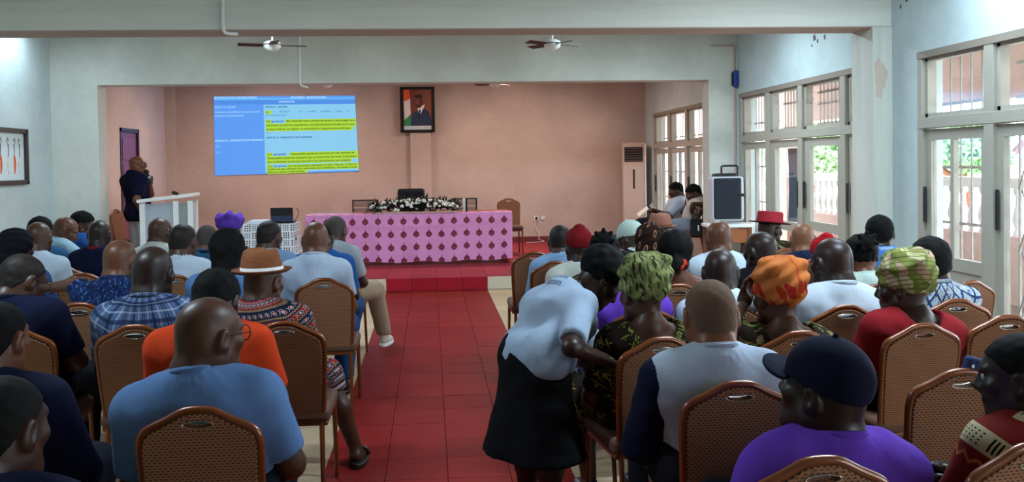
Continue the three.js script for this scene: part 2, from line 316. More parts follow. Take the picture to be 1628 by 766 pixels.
// conduits and the cable run
{
  const p = at(355, 20, 7.69); tag(obj('conduit', tube([[p.x, CEIL - .01, -7.68], [p.x, 3.1, -7.68], [p.x, 2.86, -7.68], [p.x + .02, 2.82, -7.69], [p.x + .1, 2.82, -7.76]], .016, 30), M.white), 'white plastic conduit running down the front of the cross beam', 'conduit');
  const q = at(477, 100, 11.66); tag(obj('conduit', tube([[q.x, CEIL - .01, -11.665], [q.x, 3.0, -11.665], [q.x, 2.76, -11.662], [q.x + .03, 2.72, -11.66], [q.x + .1, 2.7, -11.66]], .013, 30), M.white), 'thin white conduit running down the header above the projected slide', 'conduit');
  const r = at(1168, 72, 11.66); tag(obj('conduit', [bar([r.x, .9, -11.665], [r.x, r.y, -11.665], .014), bar([r.x - .32, r.y, -11.665], [r.x, r.y, -11.665], .01)], std('#b79d90', .6)), 'tan cable trunking up the right pier beside the windows', 'conduit');
  const j = at(1170, 125, 11.62); const b = thing('extinguisher_box', 'small dark blue box fixed high on the trunking of the right pier', 'box', [j.x, j.y, -11.64]);
  obj('box_body', bx(-.03, .035, -.11, .11, -.03, .03, .012), std('#1d3f8c', .4), b); obj('box_edge', bx(-.05, -.03, -.09, .09, -.025, .025, .008), M.black, b);
}
// ---------------------------------------------------------------- framed wall art on the left wall
{
  const a = thing('framed_picture', 'dark framed white picture of slender dancing figures on the left wall', 'picture', [XL, 1.835, -10.32]);
  const h = .33, z0 = .62, z1 = -.6, w = .055;
  obj('frame', [bx(0, .05, h - w, h, z0, z1, .006), bx(0, .05, -h, -h + w, z0, z1, .006), bx(0, .05, -h, h, z0, z0 - w, .006), bx(0, .05, -h, h, z1 + w, z1, .006)], std('#3a2c28', .5), a);
  const tex = canvasTex(768, 384, (c, W2, H2) => {
    c.fillStyle = '#d4e3e6'; c.fillRect(0, 0, W2, H2);
    const fig = (x, s) => {
      c.save(); c.translate(x, 30); c.fillStyle = '#16161c'; c.strokeStyle = '#16161c'; c.lineWidth = 7;
      c.beginPath(); c.ellipse(0, 28, 8, 14, 0, 0, 7); c.fill(); c.beginPath(); c.moveTo(-8, 60); c.quadraticCurveTo(0, 110, -3, 150); c.lineTo(9, 150); c.quadraticCurveTo(10, 100, 8, 60); c.fill();
      c.beginPath(); c.moveTo(0, 70); c.lineTo(s * 26, 40); c.lineTo(s * 10, 4); c.stroke();
      c.fillStyle = '#d9562b'; c.beginPath(); c.moveTo(-8, 150); c.quadraticCurveTo(-24, 210, -6, 300); c.lineTo(8, 300); c.quadraticCurveTo(s * 50, 220, 10, 150); c.fill();
      c.fillStyle = '#efc3a4'; c.fillRect(-4, 190, 6, 90); c.restore();
    };
    fig(110, 1); fig(235, -1); fig(370, 1); fig(500, -1); fig(600, 1); fig(690, -1);
  });
  const g = new THREE.PlaneGeometry(1.11, .55); g.rotateY(Math.PI / 2); g.translate(.012, 0, .01);
  tex.wrapS = tex.wrapT = THREE.ClampToEdgeWrapping;
  obj('art_sheet', join([g]), std('#ffffff', .7, { map: tex }), a);
  obj('backing', bx(.001, .01, -.3, .3, .58, -.57), M.white, a);
}
// ---------------------------------------------------------------- projected slide
{
  const tex = canvasTex(1400, 780, (c, W2, H2) => {
    c.fillStyle = '#5a9af0'; c.fillRect(0, 0, W2, H2); c.fillStyle = '#4f8ee2'; c.fillRect(0, 40, W2, 40);
    c.fillStyle = '#74d2f4'; c.fillRect(0, 22, W2, 5); c.fillRect(0, 32, W2, 3);
    c.fillStyle = '#bfeaff'; c.font = 'bold 24px sans-serif';
    c.fillText('RELECTURE DES TEXTES : REGLEMENT INTERIEUR', 6, 20, 420); c.fillText('REGLEMENT : MODIFICATIONS', 760, 22); c.fillText('NOUVEAUTES', 640, 66);
    c.font = '23px sans-serif'; c.fillText('ARTICLE 4 : NATURE', 8, 115); c.fillText('L’association est apolitique et à but non lucratif', 8, 163, 440); c.fillText('politique et confessionnelle', 8, 200);
    c.font = 'bold 24px sans-serif'; c.fillText('ARTICLE 12 : PERIODICITE DES REUNIONS', 8, 445, 470); c.font = '23px sans-serif'; c.fillText('12.1', 8, 500); c.fillText('12.2', 8, 560);
    c.fillStyle = '#86c8ec'; c.fillRect(488, 86, W2 - 488, H2 - 100);
    c.fillStyle = '#0e3c86'; c.font = 'bold 23px sans-serif'; c.fillText('ARTICLE 4 : NATURE', 505, 116); c.fillText('ARTICLE 12 : PERIODICITE DES REUNIONS', 505, 425, 520);
    c.fillStyle = '#1c5f9c'; c.font = '23px sans-serif';
    'La MUDDESI : une mutuelle apolitique, laïque et'.split(' ').reduce((x, w) => { c.fillText(w, x, 165); return x + c.measureText(w).width + 42; }, 580); c.fillText('non confessionnelle', 505, 200);
    c.fillText('4.3', 505, 375); c.fillText('...', 505, 480); c.fillText('...', 505, 530);
    const Y = '#a9d83a'; const hl = (x, y, w, h) => { c.fillStyle = Y; c.fillRect(x, y, w, h); };
    const line = (s, x, y, w, col = '#33400f') => { c.fillStyle = col; c.font = 'bold 27px sans-serif'; c.fillText(s, x, y, w); };
    hl(505, 145, 60, 34); line('4.1', 508, 170, 50);
    hl(505, 236, 52, 40); hl(700, 234, 695, 44); hl(505, 276, 890, 40); hl(505, 314, 860, 40);
    line('4.2', 508, 262, 46); line('(proposé)', 560, 262, 130, '#0e3c86'); line('Elle s’interdit toute activité de nature à encourager ou à', 705, 262, 685);
    line('entretenir au sein des populations, une discrimination fondée sur la race,', 508, 302, 880); line('le sexe, l’ethnie, la religion, la nationalité et l’appartenance politique.', 508, 342, 840);
    hl(505, 566, 60, 40); hl(730, 566, 670, 40); hl(505, 604, 895, 40); hl(505, 642, 830, 38);
    line('12.1', 508, 594, 52); line('(proposé)', 570, 594, 140, '#0e3c86'); line('l’Assemblée générale élective est une session de', 735, 594, 650);
    line('l’Assemblée Générale ordinaire qui se réunit tous les trois (3) ans pour', 508, 632, 880); line('élire le Président du Bureau Exécutif et les Commissaires aux comptes.', 508, 670, 820);
    hl(505, 690, 60, 30); hl(700, 690, 700, 30); hl(505, 718, 895, 32); hl(505, 748, 390, 32);
    line('12.2', 508, 714, 52); line('(proposé)', 570, 714, 126, '#0e3c86'); line('Les convocations précisant le jour, l’heure, le lieu et', 705, 714, 685);
    line('l’ordre du jour doivent être adressées aux membres, au moins trente', 508, 743, 880); line('(30) jours avant la date prévue.', 508, 772, 370);
  });
  tex.wrapS = tex.wrapT = THREE.ClampToEdgeWrapping;
  const s = thing('projection_screen', 'projected document slide in blue with yellow-green highlighted lines on the back wall', 'screen', [0, 0, ZB + .012]);
  const q = [[-4.01, 3.01], [-1.39, 3.0], [-1.34, 1.57], [-4.02, 1.53]], N = 12, pos = [], uv = [], idx = [];
  for (let j = 0; j <= N; j++) for (let i = 0; i <= N; i++) {
    const u = i / N, v = j / N, L = (k) => (q[0][k] * (1 - u) + q[1][k] * u) * (1 - v) + (q[3][k] * (1 - u) + q[2][k] * u) * v;
    pos.push(L(0), L(1), .003); uv.push(u, 1 - v);
    if (i < N && j < N) { const a = j * (N + 1) + i; idx.push(a, a + N + 1, a + 1, a + 1, a + N + 1, a + N + 2); }
  }
  const g = new THREE.BufferGeometry(); g.setAttribute('position', new THREE.Float32BufferAttribute(pos, 3)); g.setAttribute('uv', new THREE.Float32BufferAttribute(uv, 2)); g.setIndex(idx); g.computeVertexNormals();
  obj('slide', g, std('#404040', .9, { map: tex, emissive: '#ffffff', emissiveMap: tex, emissiveIntensity: .28 }), s);
  const sh = new THREE.Shape(q.map((p) => new THREE.Vector2(...p))); obj('screen_sheet', new THREE.ExtrudeGeometry(sh, { depth: .006, bevelEnabled: false }).translate(0, 0, -.008), M.white, s);
  const l = new THREE.RectAreaLight('#7fb6ff', .5, 2.4, 1.3); l.position.set(-2.7, 2.28, .05); l.rotation.y = Math.PI; s.add(l);
}
// ---------------------------------------------------------------- portrait on the pilaster
{
  const p = thing('framed_portrait', 'black framed official portrait of a man in a dark suit beside a flag', 'portrait', [-.215, 2.715, ZB + .13]); p.rotation.x = .07;
  const w = .325, h = .43, t = .055;
  obj('frame', [bx(-w, w, h - t, h, -.02, .03, .006), bx(-w, w, -h, -h + t, -.02, .03, .006), bx(-w, -w + t, -h, h, -.02, .03, .006), bx(w - t, w, -h, h, -.02, .03, .006)], std('#120d0c', .35), p);
  const tex = canvasTex(320, 440, (c) => {
    const g = c.createLinearGradient(0, 0, 320, 0); g.addColorStop(0, '#6e2b1d'); g.addColorStop(1, '#8a5236'); c.fillStyle = g; c.fillRect(0, 0, 320, 440);
    c.fillStyle = '#e4572a'; c.beginPath(); c.moveTo(10, 0); c.lineTo(72, 0); c.lineTo(78, 100); c.lineTo(8, 130); c.fill();
    c.fillStyle = '#dcd8d6'; c.beginPath(); c.moveTo(8, 130); c.lineTo(80, 100); c.lineTo(84, 270); c.lineTo(14, 330); c.fill();
    c.fillStyle = '#2d8a56'; c.beginPath(); c.moveTo(14, 330); c.lineTo(84, 270); c.lineTo(84, 400); c.lineTo(14, 400); c.fill();
    c.fillStyle = '#1d3152'; c.beginPath(); c.moveTo(84, 395); c.quadraticCurveTo(86, 250, 150, 235); c.lineTo(240, 215); c.quadraticCurveTo(310, 240, 320, 395); c.fill();
    c.fillStyle = '#e6e8ee'; c.beginPath(); c.moveTo(158, 190); c.lineTo(245, 165); c.lineTo(180, 300); c.closePath(); c.fill();
    c.fillStyle = '#1a2336'; c.beginPath(); c.moveTo(176, 225); c.lineTo(196, 218); c.lineTo(190, 320); c.lineTo(166, 320); c.fill();
    c.fillStyle = '#5d2b20'; c.beginPath(); c.ellipse(170, 130, 52, 72, -.12, 0, 7); c.fill(); c.fillStyle = '#7d4432'; c.beginPath(); c.ellipse(158, 118, 30, 48, -.1, 0, 7); c.fill();
    c.fillStyle = '#2d130d'; c.fillRect(134, 112, 20, 5); c.fillRect(172, 108, 20, 5); c.fillRect(146, 158, 32, 5); c.beginPath(); c.ellipse(172, 74, 48, 20, -.1, 0, 7); c.fill();
    c.fillStyle = '#ccd8dc'; c.fillRect(10, 400, 300, 40); c.fillStyle = '#7a8a90'; for (let i = 0; i < 8; i++) c.fillRect(26 + i * 34, 418, 26 - (i % 3) * 5, 6);
  });
  tex.wrapS = tex.wrapT = THREE.ClampToEdgeWrapping;
  obj('photograph', new THREE.PlaneGeometry(2 * (w - t), 2 * (h - t)).translate(0, 0, .004), std('#ffffff', .5, { map: tex }), p);
  obj('backing', bx(-w + .01, w - .01, -h + .01, h - .01, -.02, .0), M.black, p);
}
// ---------------------------------------------------------------- free-standing air conditioner
{
  const a = thing('air_conditioner', 'tall white floor-standing air conditioner in the right corner of the stage', 'air conditioner', [3.84, YS, -16.45], -.18);
  obj('cabinet', bx(-.21, .21, 0, 1.86, -.17, .17, .02), std('#c3aa9c', .5), a);
  obj('side_shell', bx(.2, .235, .02, 1.84, -.16, .165, .012), M.white, a);
  obj('grille_recess', bx(-.17, .17, 1.5, 1.78, .165, .172), M.black, a);
  for (let i = 0; i < 6; i++) obj('slat', bx(-.17, .17, 1.515 + i * .045, 1.535 + i * .045, .165, .19, .004), std('#54443f', .6), a);
  obj('front_panel', bx(-.19, .19, .08, 1.44, .168, .182, .008), std('#c8b0a2', .45), a);
  obj('display_strip', bx(-.02, .02, 1.0, 1.36, .18, .188, .004), std('#3c2d2a', .4), a);
}
// wall outlet and hanging cord
{
  const s = thing('wall_outlet', 'double white wall socket with a plug low on the back wall', 'socket', [2.02, .62, ZB + .01]);
  obj('socket_plate', bx(-.04, .04, -.04, .04, -.01, .012, .004), M.white, s); obj('blank_plate', bx(.1, .17, -.035, .035, -.01, .008, .003), M.plastic, s); obj('plug', bx(-.02, .02, -.025, .03, .012, .05, .006), M.black, s);
  tag(obj('power_cord', tube([[2.02, .6, ZB + .05], [2.0, .45, ZB + .05], [2.07, .32, ZB + .06], [2.06, .22, ZB + .06], [2.15, YS + .008, ZB + .1], [1.8, YS + .008, ZB + .3]], .007, 40, 6), M.plastic), 'grey power cord hanging from the wall socket to the stage floor', 'cord');
}
// ---------------------------------------------------------------- head table with cloth, flowers and chairs
const TBL = { x0: -1.86, x1: 1.22, z0: -13.28, z1: -14.05, y: .94 };
{
  const t = thing('head_table', 'long wooden head table on the stage under a pink printed cloth', 'table', [(TBL.x0 + TBL.x1) / 2, YS, (TBL.z0 + TBL.z1) / 2], .012);
  const w = (TBL.x1 - TBL.x0) / 2, d = (TBL.z0 - TBL.z1) / 2, h = TBL.y - YS;
  obj('table_top', bx(-w, w, h - .03, h, -d, d, .008), std('#8a4a25', .4), t);
  for (const [x, z] of [[-w + .08, d - .08], [w - .08, d - .08], [-w + .08, -d + .08], [w - .08, -d + .08]]) obj('leg', bx(x - .03, x + .03, 0, h - .03, z - .03, z + .03, .004), M.wood, t);
  obj('side_skirt', bx(w - .012, w - .004, .06, h - .03, -d + .02, d - .02), std('#a81f35', .9), t);
  // the cloth: hangs over the front edge and part of the top
  const tex = canvasTex(512, 512, (c) => {
    c.fillStyle = '#e79bd2'; c.fillRect(0, 0, 512, 512);
    for (let i = 0; i < 2; i++) for (let j = 0; j < 2; j++) {
      c.save(); c.translate(128 + i * 256, 128 + j * 256); c.scale(1.18, 1.2); c.fillStyle = '#7d1038'; c.strokeStyle = '#7d1038'; c.lineWidth = 5;
      c.beginPath(); c.moveTo(0, 72); c.bezierCurveTo(-50, 50, -46, 0, -30, -20); c.bezierCurveTo(-20, -50, 20, -50, 30, -20); c.bezierCurveTo(46, 0, 50, 50, 0, 72); c.fill();
      for (const s of [-1, 1]) for (let k = 0; k < 3; k++) { c.beginPath(); c.ellipse(s * (36 + (k % 2) * 6), -8 + k * 22, 17, 10, s * .6, 0, 7); c.fill(); }
      c.beginPath(); c.moveTo(0, -40); c.quadraticCurveTo(16, -62, 0, -74); c.quadraticCurveTo(-14, -60, 0, -40); c.stroke();
      c.fillStyle = '#b34040'; c.beginPath(); c.ellipse(6, 22, 12, 9, .3, 0, 7); c.fill(); c.restore();
    }
    for (let i = 0; i < 900; i++) { c.fillStyle = i % 2 ? 'rgba(226,140,205,.35)' : 'rgba(180,80,160,.3)'; c.fillRect(rnd() * 512, rnd() * 512, 7, 3); }
  }, .38, .38);
  const nx = 130, ny = 34, pos = [], uv = [], idx = [], top = .18, drop = h - .06;
  for (let j = 0; j <= ny; j++) for (let i = 0; i <= nx; i++) {
    const u = i / nx, s = j / ny * (top + drop), x = -w - .01 + u * (2 * w + .02);
    let y, z;
    if (s < top) { y = h + .006; z = d - top + s; } else { const k = (s - top) / drop; y = h + .006 - (s - top); z = d + .014 + k * .05 + k * .018 * Math.sin(x * 9 + 1.3 * Math.sin(x * 2.3)) + .006 * k * Math.sin(x * 23) + .014 * Math.exp(-Math.pow((k - .14 - .11 * Math.sin(u * 3.14)) / .05, 2)); y += .03 * Math.sin(u * 3.14) * k * -.6 + .012 * k * Math.sin(x * 9); }
    pos.push(x * (s < top ? 1 : 1 - .012 * (s - top)), y, z); uv.push(x, -s);
    if (i < nx && j < ny) { const a = j * (nx + 1) + i; idx.push(a, a + nx + 1, a + 1, a + 1, a + nx + 1, a + nx + 2); }
  }
  const g = new THREE.BufferGeometry(); g.setAttribute('position', new THREE.Float32BufferAttribute(pos, 3)); g.setAttribute('uv', new THREE.Float32BufferAttribute(uv, 2)); g.setIndex(idx); g.computeVertexNormals();
  const c = tag(obj('tablecloth', g, std('#ffffff', .62, { map: tex, side: THREE.DoubleSide, bumpMap: bumpFold, bumpScale: .006 })), 'pink cloth with rows of crimson motifs draped over the head table', 'tablecloth'); c.position.copy(t.position); c.rotation.y = .012;
  const rb = bx(-.62, .62, h + .008, h + .02, d - .1, d + .03, .004); const rn = tag(obj('table_runner', rb, std('#d8cfc0', .9)), 'cream runner under the flower arrangement on the head table', 'cloth'); rn.position.copy(t.position); rn.position.x += .1;
}
{ // white roses in dark foliage
  const f = thing('flower_arrangement', 'long low arrangement of white roses in dark foliage on the head table', 'flowers', [-.24, TBL.y + .02, -13.5]);
  const petals = []; for (let k = 0; k < 9; k++) { const g = new THREE.SphereGeometry(.026, 6, 4); g.scale(1, .75, .3); g.translate(0, .0, .014 + k * .0012); g.rotateX(-.35); g.rotateY(k * 2.399); petals.push(g); }
  petals.push(new THREE.SphereGeometry(.016, 7, 5).translate(0, .01, 0));
  const rose = join(petals), rm = [std('#f2efe4', .7), std('#e6e3d2', .7), std('#f7f6f0', .7)];
  const leaves = [], lf = new THREE.SphereGeometry(.05, 6, 4); lf.scale(.28, .08, 1); lf.translate(0, 0, .045);
  for (let i = 0; i < 620; i++) { const u = rr(-1, 1), g = lf.clone(), s = rr(.8, 1.6); g.scale(s, s, s); g.rotateX(rr(-1.3, .35)); g.rotateY(rr(0, 6.28)); g.translate(u * .68, rr(.0, .15) * (1 - u * u * .6) + .01, rr(-.11, .13)); leaves.push(g); }
  const fo = obj('foliage', leaves, std('#141d15', .7), f); fo.userData.kind = 'stuff';
  for (let i = 0; i < 64; i++) {
    const u = (i / 63 * 2 - 1) * .96 + rr(-.03, .03), r = obj('rose', rose, rm[i % 3], f), a = rr(-.2, 1.4), k = 1 - u * u * .55;
    r.position.set(u * .68, .02 + Math.sin(a + .25) * .16 * k, Math.cos(a) * .13); r.rotation.set(rr(.3, 1.1), rr(0, 6), rr(-.3, .3)); r.scale.setScalar(rr(.7, 1.15));
  }
}
// chairs behind the head table
{
  const p = at(654, 318, 14.5), c = thing('office_chair', 'black leather office chair behind the flowers at the head table', 'chair', [p.x, YS, -14.55]);
  obj('backrest', bx(-.225, .225, .56, 1.12, -.04, .05, .04).rotateX(.06), phys('#10121a', .35, { bumpMap: bumpFold, bumpScale: .01 }), c);
  obj('seat', bx(-.25, .25, .42, .52, -.46, -.0, .04), std('#10121a', .4), c);
  for (const s of [-1, 1]) obj('armrest', [bar([s * .27, .45, -.2], [s * .27, .68, -.2], .015), bx(s * .27 - .03, s * .27 + .03, .67, .7, -.36, -.06, .01)], M.black, c);
  obj('gas_post', bar([0, .1, -.22], [0, .43, -.22], .025), M.steel, c);
  for (let k = 0; k < 5; k++) { const a = k * 1.2566; obj('base_arm', [bar([0, .1, -.22], [Math.sin(a) * .28, .06, -.22 + Math.cos(a) * .28], .018), new THREE.SphereGeometry(.03, 8, 6).translate(Math.sin(a) * .28, .03, -.22 + Math.cos(a) * .28)], M.black, c); }
}
function slatChair(px, label) {
  const p = at(px, 322, 14.4), c = thing('slatted_chair', label, 'chair', [p.x, YS, -14.4]);
  for (const s of [-1, 1]) { obj('back_post', bar([s * .2, 0, -.0], [s * .2, .94, .03], .012), M.darkWood, c); obj('leg', bar([s * .2, 0, -.42], [s * .2, .45, -.4], .012), M.darkWood, c); obj('armrest', bx(s * .2 - .02, s * .2 + .02, .64, .66, -.4, 0, .006), M.darkWood, c); }
  obj('top_rail', bar([-.21, .94, .03], [.21, .94, .03], .014), M.darkWood, c);
  for (let i = 0; i < 4; i++) obj('slat', bx(-.19, .19, .52 + i * .105, .605 + i * .105, .008, .02, .004), std('#c49f8c', .6), c);
  obj('seat', bx(-.2, .2, .43, .46, -.42, .0, .01), std('#b08a78', .6), c);
}
slatChair(581, 'chair with pale horizontal back slats behind the left end of the flowers');
slatChair(738, 'chair with pale horizontal back slats behind the right end of the flowers');
{ const p = at(746, 325, 14.2); const b = thing('document_stand', 'small white upright folder standing at the right of the head table', 'folder', [.52, TBL.y, -13.7]); obj('cover', bx(-.02, .02, 0, .2, -.08, .08, .003), M.white, b); obj('spine', bx(.02, .05, 0, .2, -.08, .08, .004), M.blackSoft, b); }
// side table with printed cloth, laptop and papers
{
  const p = onPlane(430, 405, YS), X = -2.28, Z = -12.75;
  const t = thing('side_table', 'small side table under a black and white printed cloth left of the head table', 'table', [X, YS, Z]);
  obj('table_top', bx(-.36, .36, .66, .69, -.28, .28, .006), M.wood, t);
  for (const sx of [-1, 1]) for (const sz of [-1, 1]) obj('leg', bx(sx * .31 - .02, sx * .31 + .02, 0, .66, sz * .23 - .02, sz * .23 + .02), M.wood, t);
  const tex = canvasTex(512, 512, (c) => {
    c.fillStyle = '#dfe7ea'; c.fillRect(0, 0, 512, 512);
    for (let i = 0; i < 4; i++) for (let j = 0; j < 4; j++) {
      const x = i * 128, y = j * 128; c.fillStyle = '#8f9aa6';
      if ((i + j) % 2) { for (let k = 0; k < 3; k++) c.fillRect(x + 16 + k * 34, y + 10, 20, 100); } else { c.fillStyle = '#1a1d22'; for (let k = 0; k < 9; k++) { c.beginPath(); c.ellipse(x + 24 + (k % 3) * 38, y + 24 + Math.floor(k / 3) * 38, 11, 15, .5, 0, 7); c.fill(); } }
    }
    c.fillStyle = '#d9803c'; c.beginPath(); c.arc(190, 200, 30, 0, 7); c.fill(); c.fillStyle = '#16181c'; c.fillRect(150, 240, 80, 40);
  }, .42, .42);
  const pos = [], uv = [], idx = []; const nx = 60, ny = 16, L = [[-.37, -.29], [-.37, .29], [.37, .29], [.37, -.29]], per = .58 + .74 + .58;
  for (let j = 0; j <= ny; j++) for (let i = 0; i <= nx; i++) {
    let s = i / nx * per, x, z; if (s < .58) { x = -.37; z = -.29 + s; } else if (s < 1.32) { x = -.37 + s - .58; z = .29; } else { x = .37; z = .29 - (s - 1.32); }
    const k = j / ny, wv = .025 * k * Math.sin(s * 22); pos.push(x * (1 + .08 * k) + (Math.abs(x) > .36 ? wv : 0), .7 - k * .58, z * (1 + .1 * k) + (Math.abs(x) > .36 ? 0 : wv)); uv.push(s, -k * .58);
    if (i < nx && j < ny) { const a = j * (nx + 1) + i; idx.push(a, a + nx + 1, a + 1, a + 1, a + nx + 1, a + nx + 2); }
  }
  const g = new THREE.BufferGeometry(); g.setAttribute('position', new THREE.Float32BufferAttribute(pos, 3)); g.setAttribute('uv', new THREE.Float32BufferAttribute(uv, 2)); g.setIndex(idx); g.computeVertexNormals();
  const lid = bx(-.37, .37, .694, .7, -.29, .29), cl = tag(obj('tablecloth', [g, lid], std('#ffffff', .85, { map: tex, side: THREE.DoubleSide })), 'black and white geometric cloth hanging around the side table', 'tablecloth'); cl.position.set(X, YS, Z);
  const l = thing('laptop', 'open black laptop facing the stage wall on the side table', 'laptop', [X + .17, YS + .705, Z + .02], -.05);
  obj('keyboard_base', bx(-.16, .16, 0, .018, -.2, .03, .006), M.black, l); obj('lid', bx(-.16, .16, .015, .225, .03, .042, .005).rotateX(.12), std('#15171d', .4), l); obj('lower_shell', bx(-.155, .155, .02, .1, .052, .058, .002), std('#2b3a56', .4), l);
  tag(obj('paper_stack', [bx(X - .3, X - .03, YS + .703, YS + .735, Z - .1, Z + .2, .003), bx(X - .27, X - .02, YS + .735, YS + .75, Z - .12, Z + .15, .003)], std('#d6e6f2', .8)), 'stack of white papers on the side table beside the laptop', 'papers');
  tag(obj('laptop_cable', tube([[X + .33, YS + .72, Z], [X + .38, YS + .8, Z], [X + .39, YS + .88, Z], [X + .36, YS + .9, Z + .02]], .005, 20, 6), M.black), 'thin black cable looping beside the laptop', 'cable');
}
// lectern
{
  const a = at(232, 320, 12.25), b = at(305, 308, 12.45);
  const l = thing('lectern', 'white lectern with a sloping top and glazed grey panels at the left of the stage', 'lectern', [(a.x + b.x) / 2, YS, -12.35], .1);
  const w = .31, h = 1.08;
  for (const [x, z] of [[-w, .2], [w, .2], [-w, -.2], [w, -.2], [.12, .2]]) obj('upright', bx(x - .035, x + .035, .06, h - .02, z - .03, z + .03, .006), M.white, l);
  obj('side_panel', bx(-w + .02, .1, .08, h - .05, .17, .18), std('#aeb8c4', .3), l); obj('front_panel', bx(.14, w - .02, .08, h - .05, .17, .18), std('#97a39e', .3), l);
  obj('end_panel', bx(w - .012, w, .08, h - .05, -.18, .18), std('#a9b2ae', .3), l); obj('end_panel', bx(-w, -w + .012, .08, h - .05, -.18, .18), std('#a9b2ae', .3), l);
  const top = bx(-w - .06, w + .06, 0, .045, -.27, .27, .008); top.rotateZ(.1); top.translate(0, h, 0); obj('sloping_top', top, M.white, l);
  obj('base', bx(-w - .05, w + .05, 0, .06, -.25, .25, .008), M.white, l);
  const m = new THREE.CapsuleGeometry(.025, .05, 4, 10); m.rotateZ(1.2); m.translate(.1, h + .085, .1); obj('microphone_rest', m, M.black, l);
}
// loudspeaker on a stand by the right pier
{
  const p = at(1154, 358, 11.3);
  const s = thing('loudspeaker', 'tall black trolley loudspeaker with white sides beside the right pier', 'loudspeaker', [p.x, .84, -11.3], -.08);
  obj('cabinet', bx(-.205, .205, .04, .62, -.17, .15, .04), std('#c4ccd4', .5), s); obj('front_grille', bx(-.19, .165, .07, .6, .13, .17, .03), std('#0b1426', .6, { bumpMap: bumpFine, bumpScale: .002 }), s);
  obj('shoulder_moulding', bx(-.16, .13, .6, .66, -.1, .1, .025), M.black, s);
  obj('trolley_handle', tube([[-.02, .62, -.12], [-.02, .74, -.12], [.0, .755, -.12], [.17, .755, -.12], [.19, .74, -.12], [.19, .6, -.12]], .013, 30), M.black, s);
  obj('carry_handle', bx(.12, .2, .36, .4, .14, .18, .01), M.black, s);
  const t = thing('speaker_bench', 'white-topped brown wooden bench carrying the loudspeaker', 'bench', [p.x + .03, 0, -11.32], -.08);
  obj('bench_top', bx(-.3, .28, .8, .84, -.2, .2, .006), M.white, t); for (const sx of [-.26, .24]) for (const sz of [-.16, .16]) obj('leg', bx(sx - .025, sx + .025, 0, .8, sz - .025, sz + .025, .004), M.wood, t);
  obj('apron', bx(-.26, .24, .6, .78, .15, .17, .004), std('#9a5a2e', .5), t); obj('stretcher', bx(-.26, .24, .2, .25, -.01, .01), M.wood, t);
}
// grey curtain beside the middle door leaf
{
  const pos = [], idx = [], nx = 40, ny = 10;
  for (let j = 0; j <= ny; j++) for (let i = 0; i <= nx; i++) { const u = i / nx, v = j / ny; pos.push(XR + .12 + .018 * Math.sin(u * 30), .93 + v * .87, -9.98 - u * .3 * (1 - .1 * Math.sin(v * 3.1))); if (i < nx && j < ny) { const a = j * (nx + 1) + i; idx.push(a, a + 1, a + nx + 1, a + 1, a + nx + 2, a + nx + 1); } }
  const g = new THREE.BufferGeometry(); g.setAttribute('position', new THREE.Float32BufferAttribute(pos, 3)); g.setIndex(idx); g.computeVertexNormals();
  tag(obj('curtain', g, std('#5d6674', .9, { side: THREE.DoubleSide })), 'grey-blue curtain gathered behind the narrow glazed door leaf', 'curtain');
}
// ---------------------------------------------------------------- banquet chairs
const chairFabric = canvasTex(128, 128, (c) => {
  c.fillStyle = '#8f5f3e'; c.fillRect(0, 0, 128, 128);
  for (let i = 0; i < 500; i++) { c.fillStyle = i % 2 ? 'rgba(160,112,78,.35)' : 'rgba(100,62,40,.3)'; c.fillRect(rnd() * 128, rnd() * 128, 6, 2); }
  c.fillStyle = '#1f0d08'; for (const [x, y] of [[6, 14], [70, 14], [38, 78], [102, 78]]) for (const o of [0, -128]) { c.beginPath(); c.ellipse(x + 19 + o, y + 17, 20, 12, 0, 0, 7); c.fill(); }
}, .033, .0185);
const chairM = { fabric: std('#ffffff', .85, { map: chairFabric }), frame: phys('#74380f', .3, { metalness: .25, clearcoat: .5, clearcoatRoughness: .2 }), rim: std('#cfc8bb', .25, { metalness: .7 }), vinyl: std('#5b3a2a', .7) };
const chairParts = (() => {
  const tilt = (g) => { g.translate(0, -.46, 0); g.rotateX(-.15); g.translate(0, .46, -.195); return g; };
  const side = (k) => [[k * .163, .40], [k * .171, .5], [k * .18, .64], [k * .185, .76], [k * .185, .805], [k * .178, .838], [k * .158, .858], [k * .10, .886], [k * .05, .913], [k * .02, .919]];
  const path = [...side(-1), ...side(1).reverse()].map(([x, y]) => [x, y, 0]);
  const inner = path.map(([x, y]) => [x * .9, y < .5 ? y : .45 + (y - .45) * .958, -.004]);
  const frame = join([tilt(tube(path, .0135, 70, 8)), tilt(tube(inner, .008, 60, 6))]);
  const sh = new THREE.Shape(); const pp = [...side(-1), ...side(1).reverse()].map(([x, y]) => [x * .93, .47 + (y - .47) * .97]);
  pp.forEach(([x, y], i) => (i ? sh.lineTo(x, Math.max(y, .44)) : sh.moveTo(x, Math.max(y, .44))));
  const hole = new THREE.Path(); hole.absellipse(0, .877, .053, .0175, 0, Math.PI * 2); sh.holes.push(hole);
  const panel = tilt(new THREE.ExtrudeGeometry(sh, { depth: .022, bevelEnabled: true, bevelSize: .006, bevelThickness: .006, bevelSegments: 2, curveSegments: 10 }).translate(0, 0, -.009));
  const rim = tilt(join([-1, 1].map((s) => { const g = new THREE.TorusGeometry(.048, .003, 5, 24); g.scale(1, .25, 1); g.translate(0, .877, s > 0 ? .02 : -.016); return g; })));
  const seat = new RoundedBoxGeometry(.4, .075, .42, 3, .03).translate(0, .447, .0);
  const sf = join([bx(-.19, .19, .395, .42, -.2, .19, .008)]);
  const legs = [[-.18, .18, -.185, .21], [.18, .18, .185, .21], [-.16, -.19, -.172, -.262], [.16, -.19, .172, -.262]].map(([x, z, x2, z2]) => bar([x2, 0, z2], [x, .42, z], .012, 8, .013));
  return { frame, panel, rim, seat, sf, legs };
})();
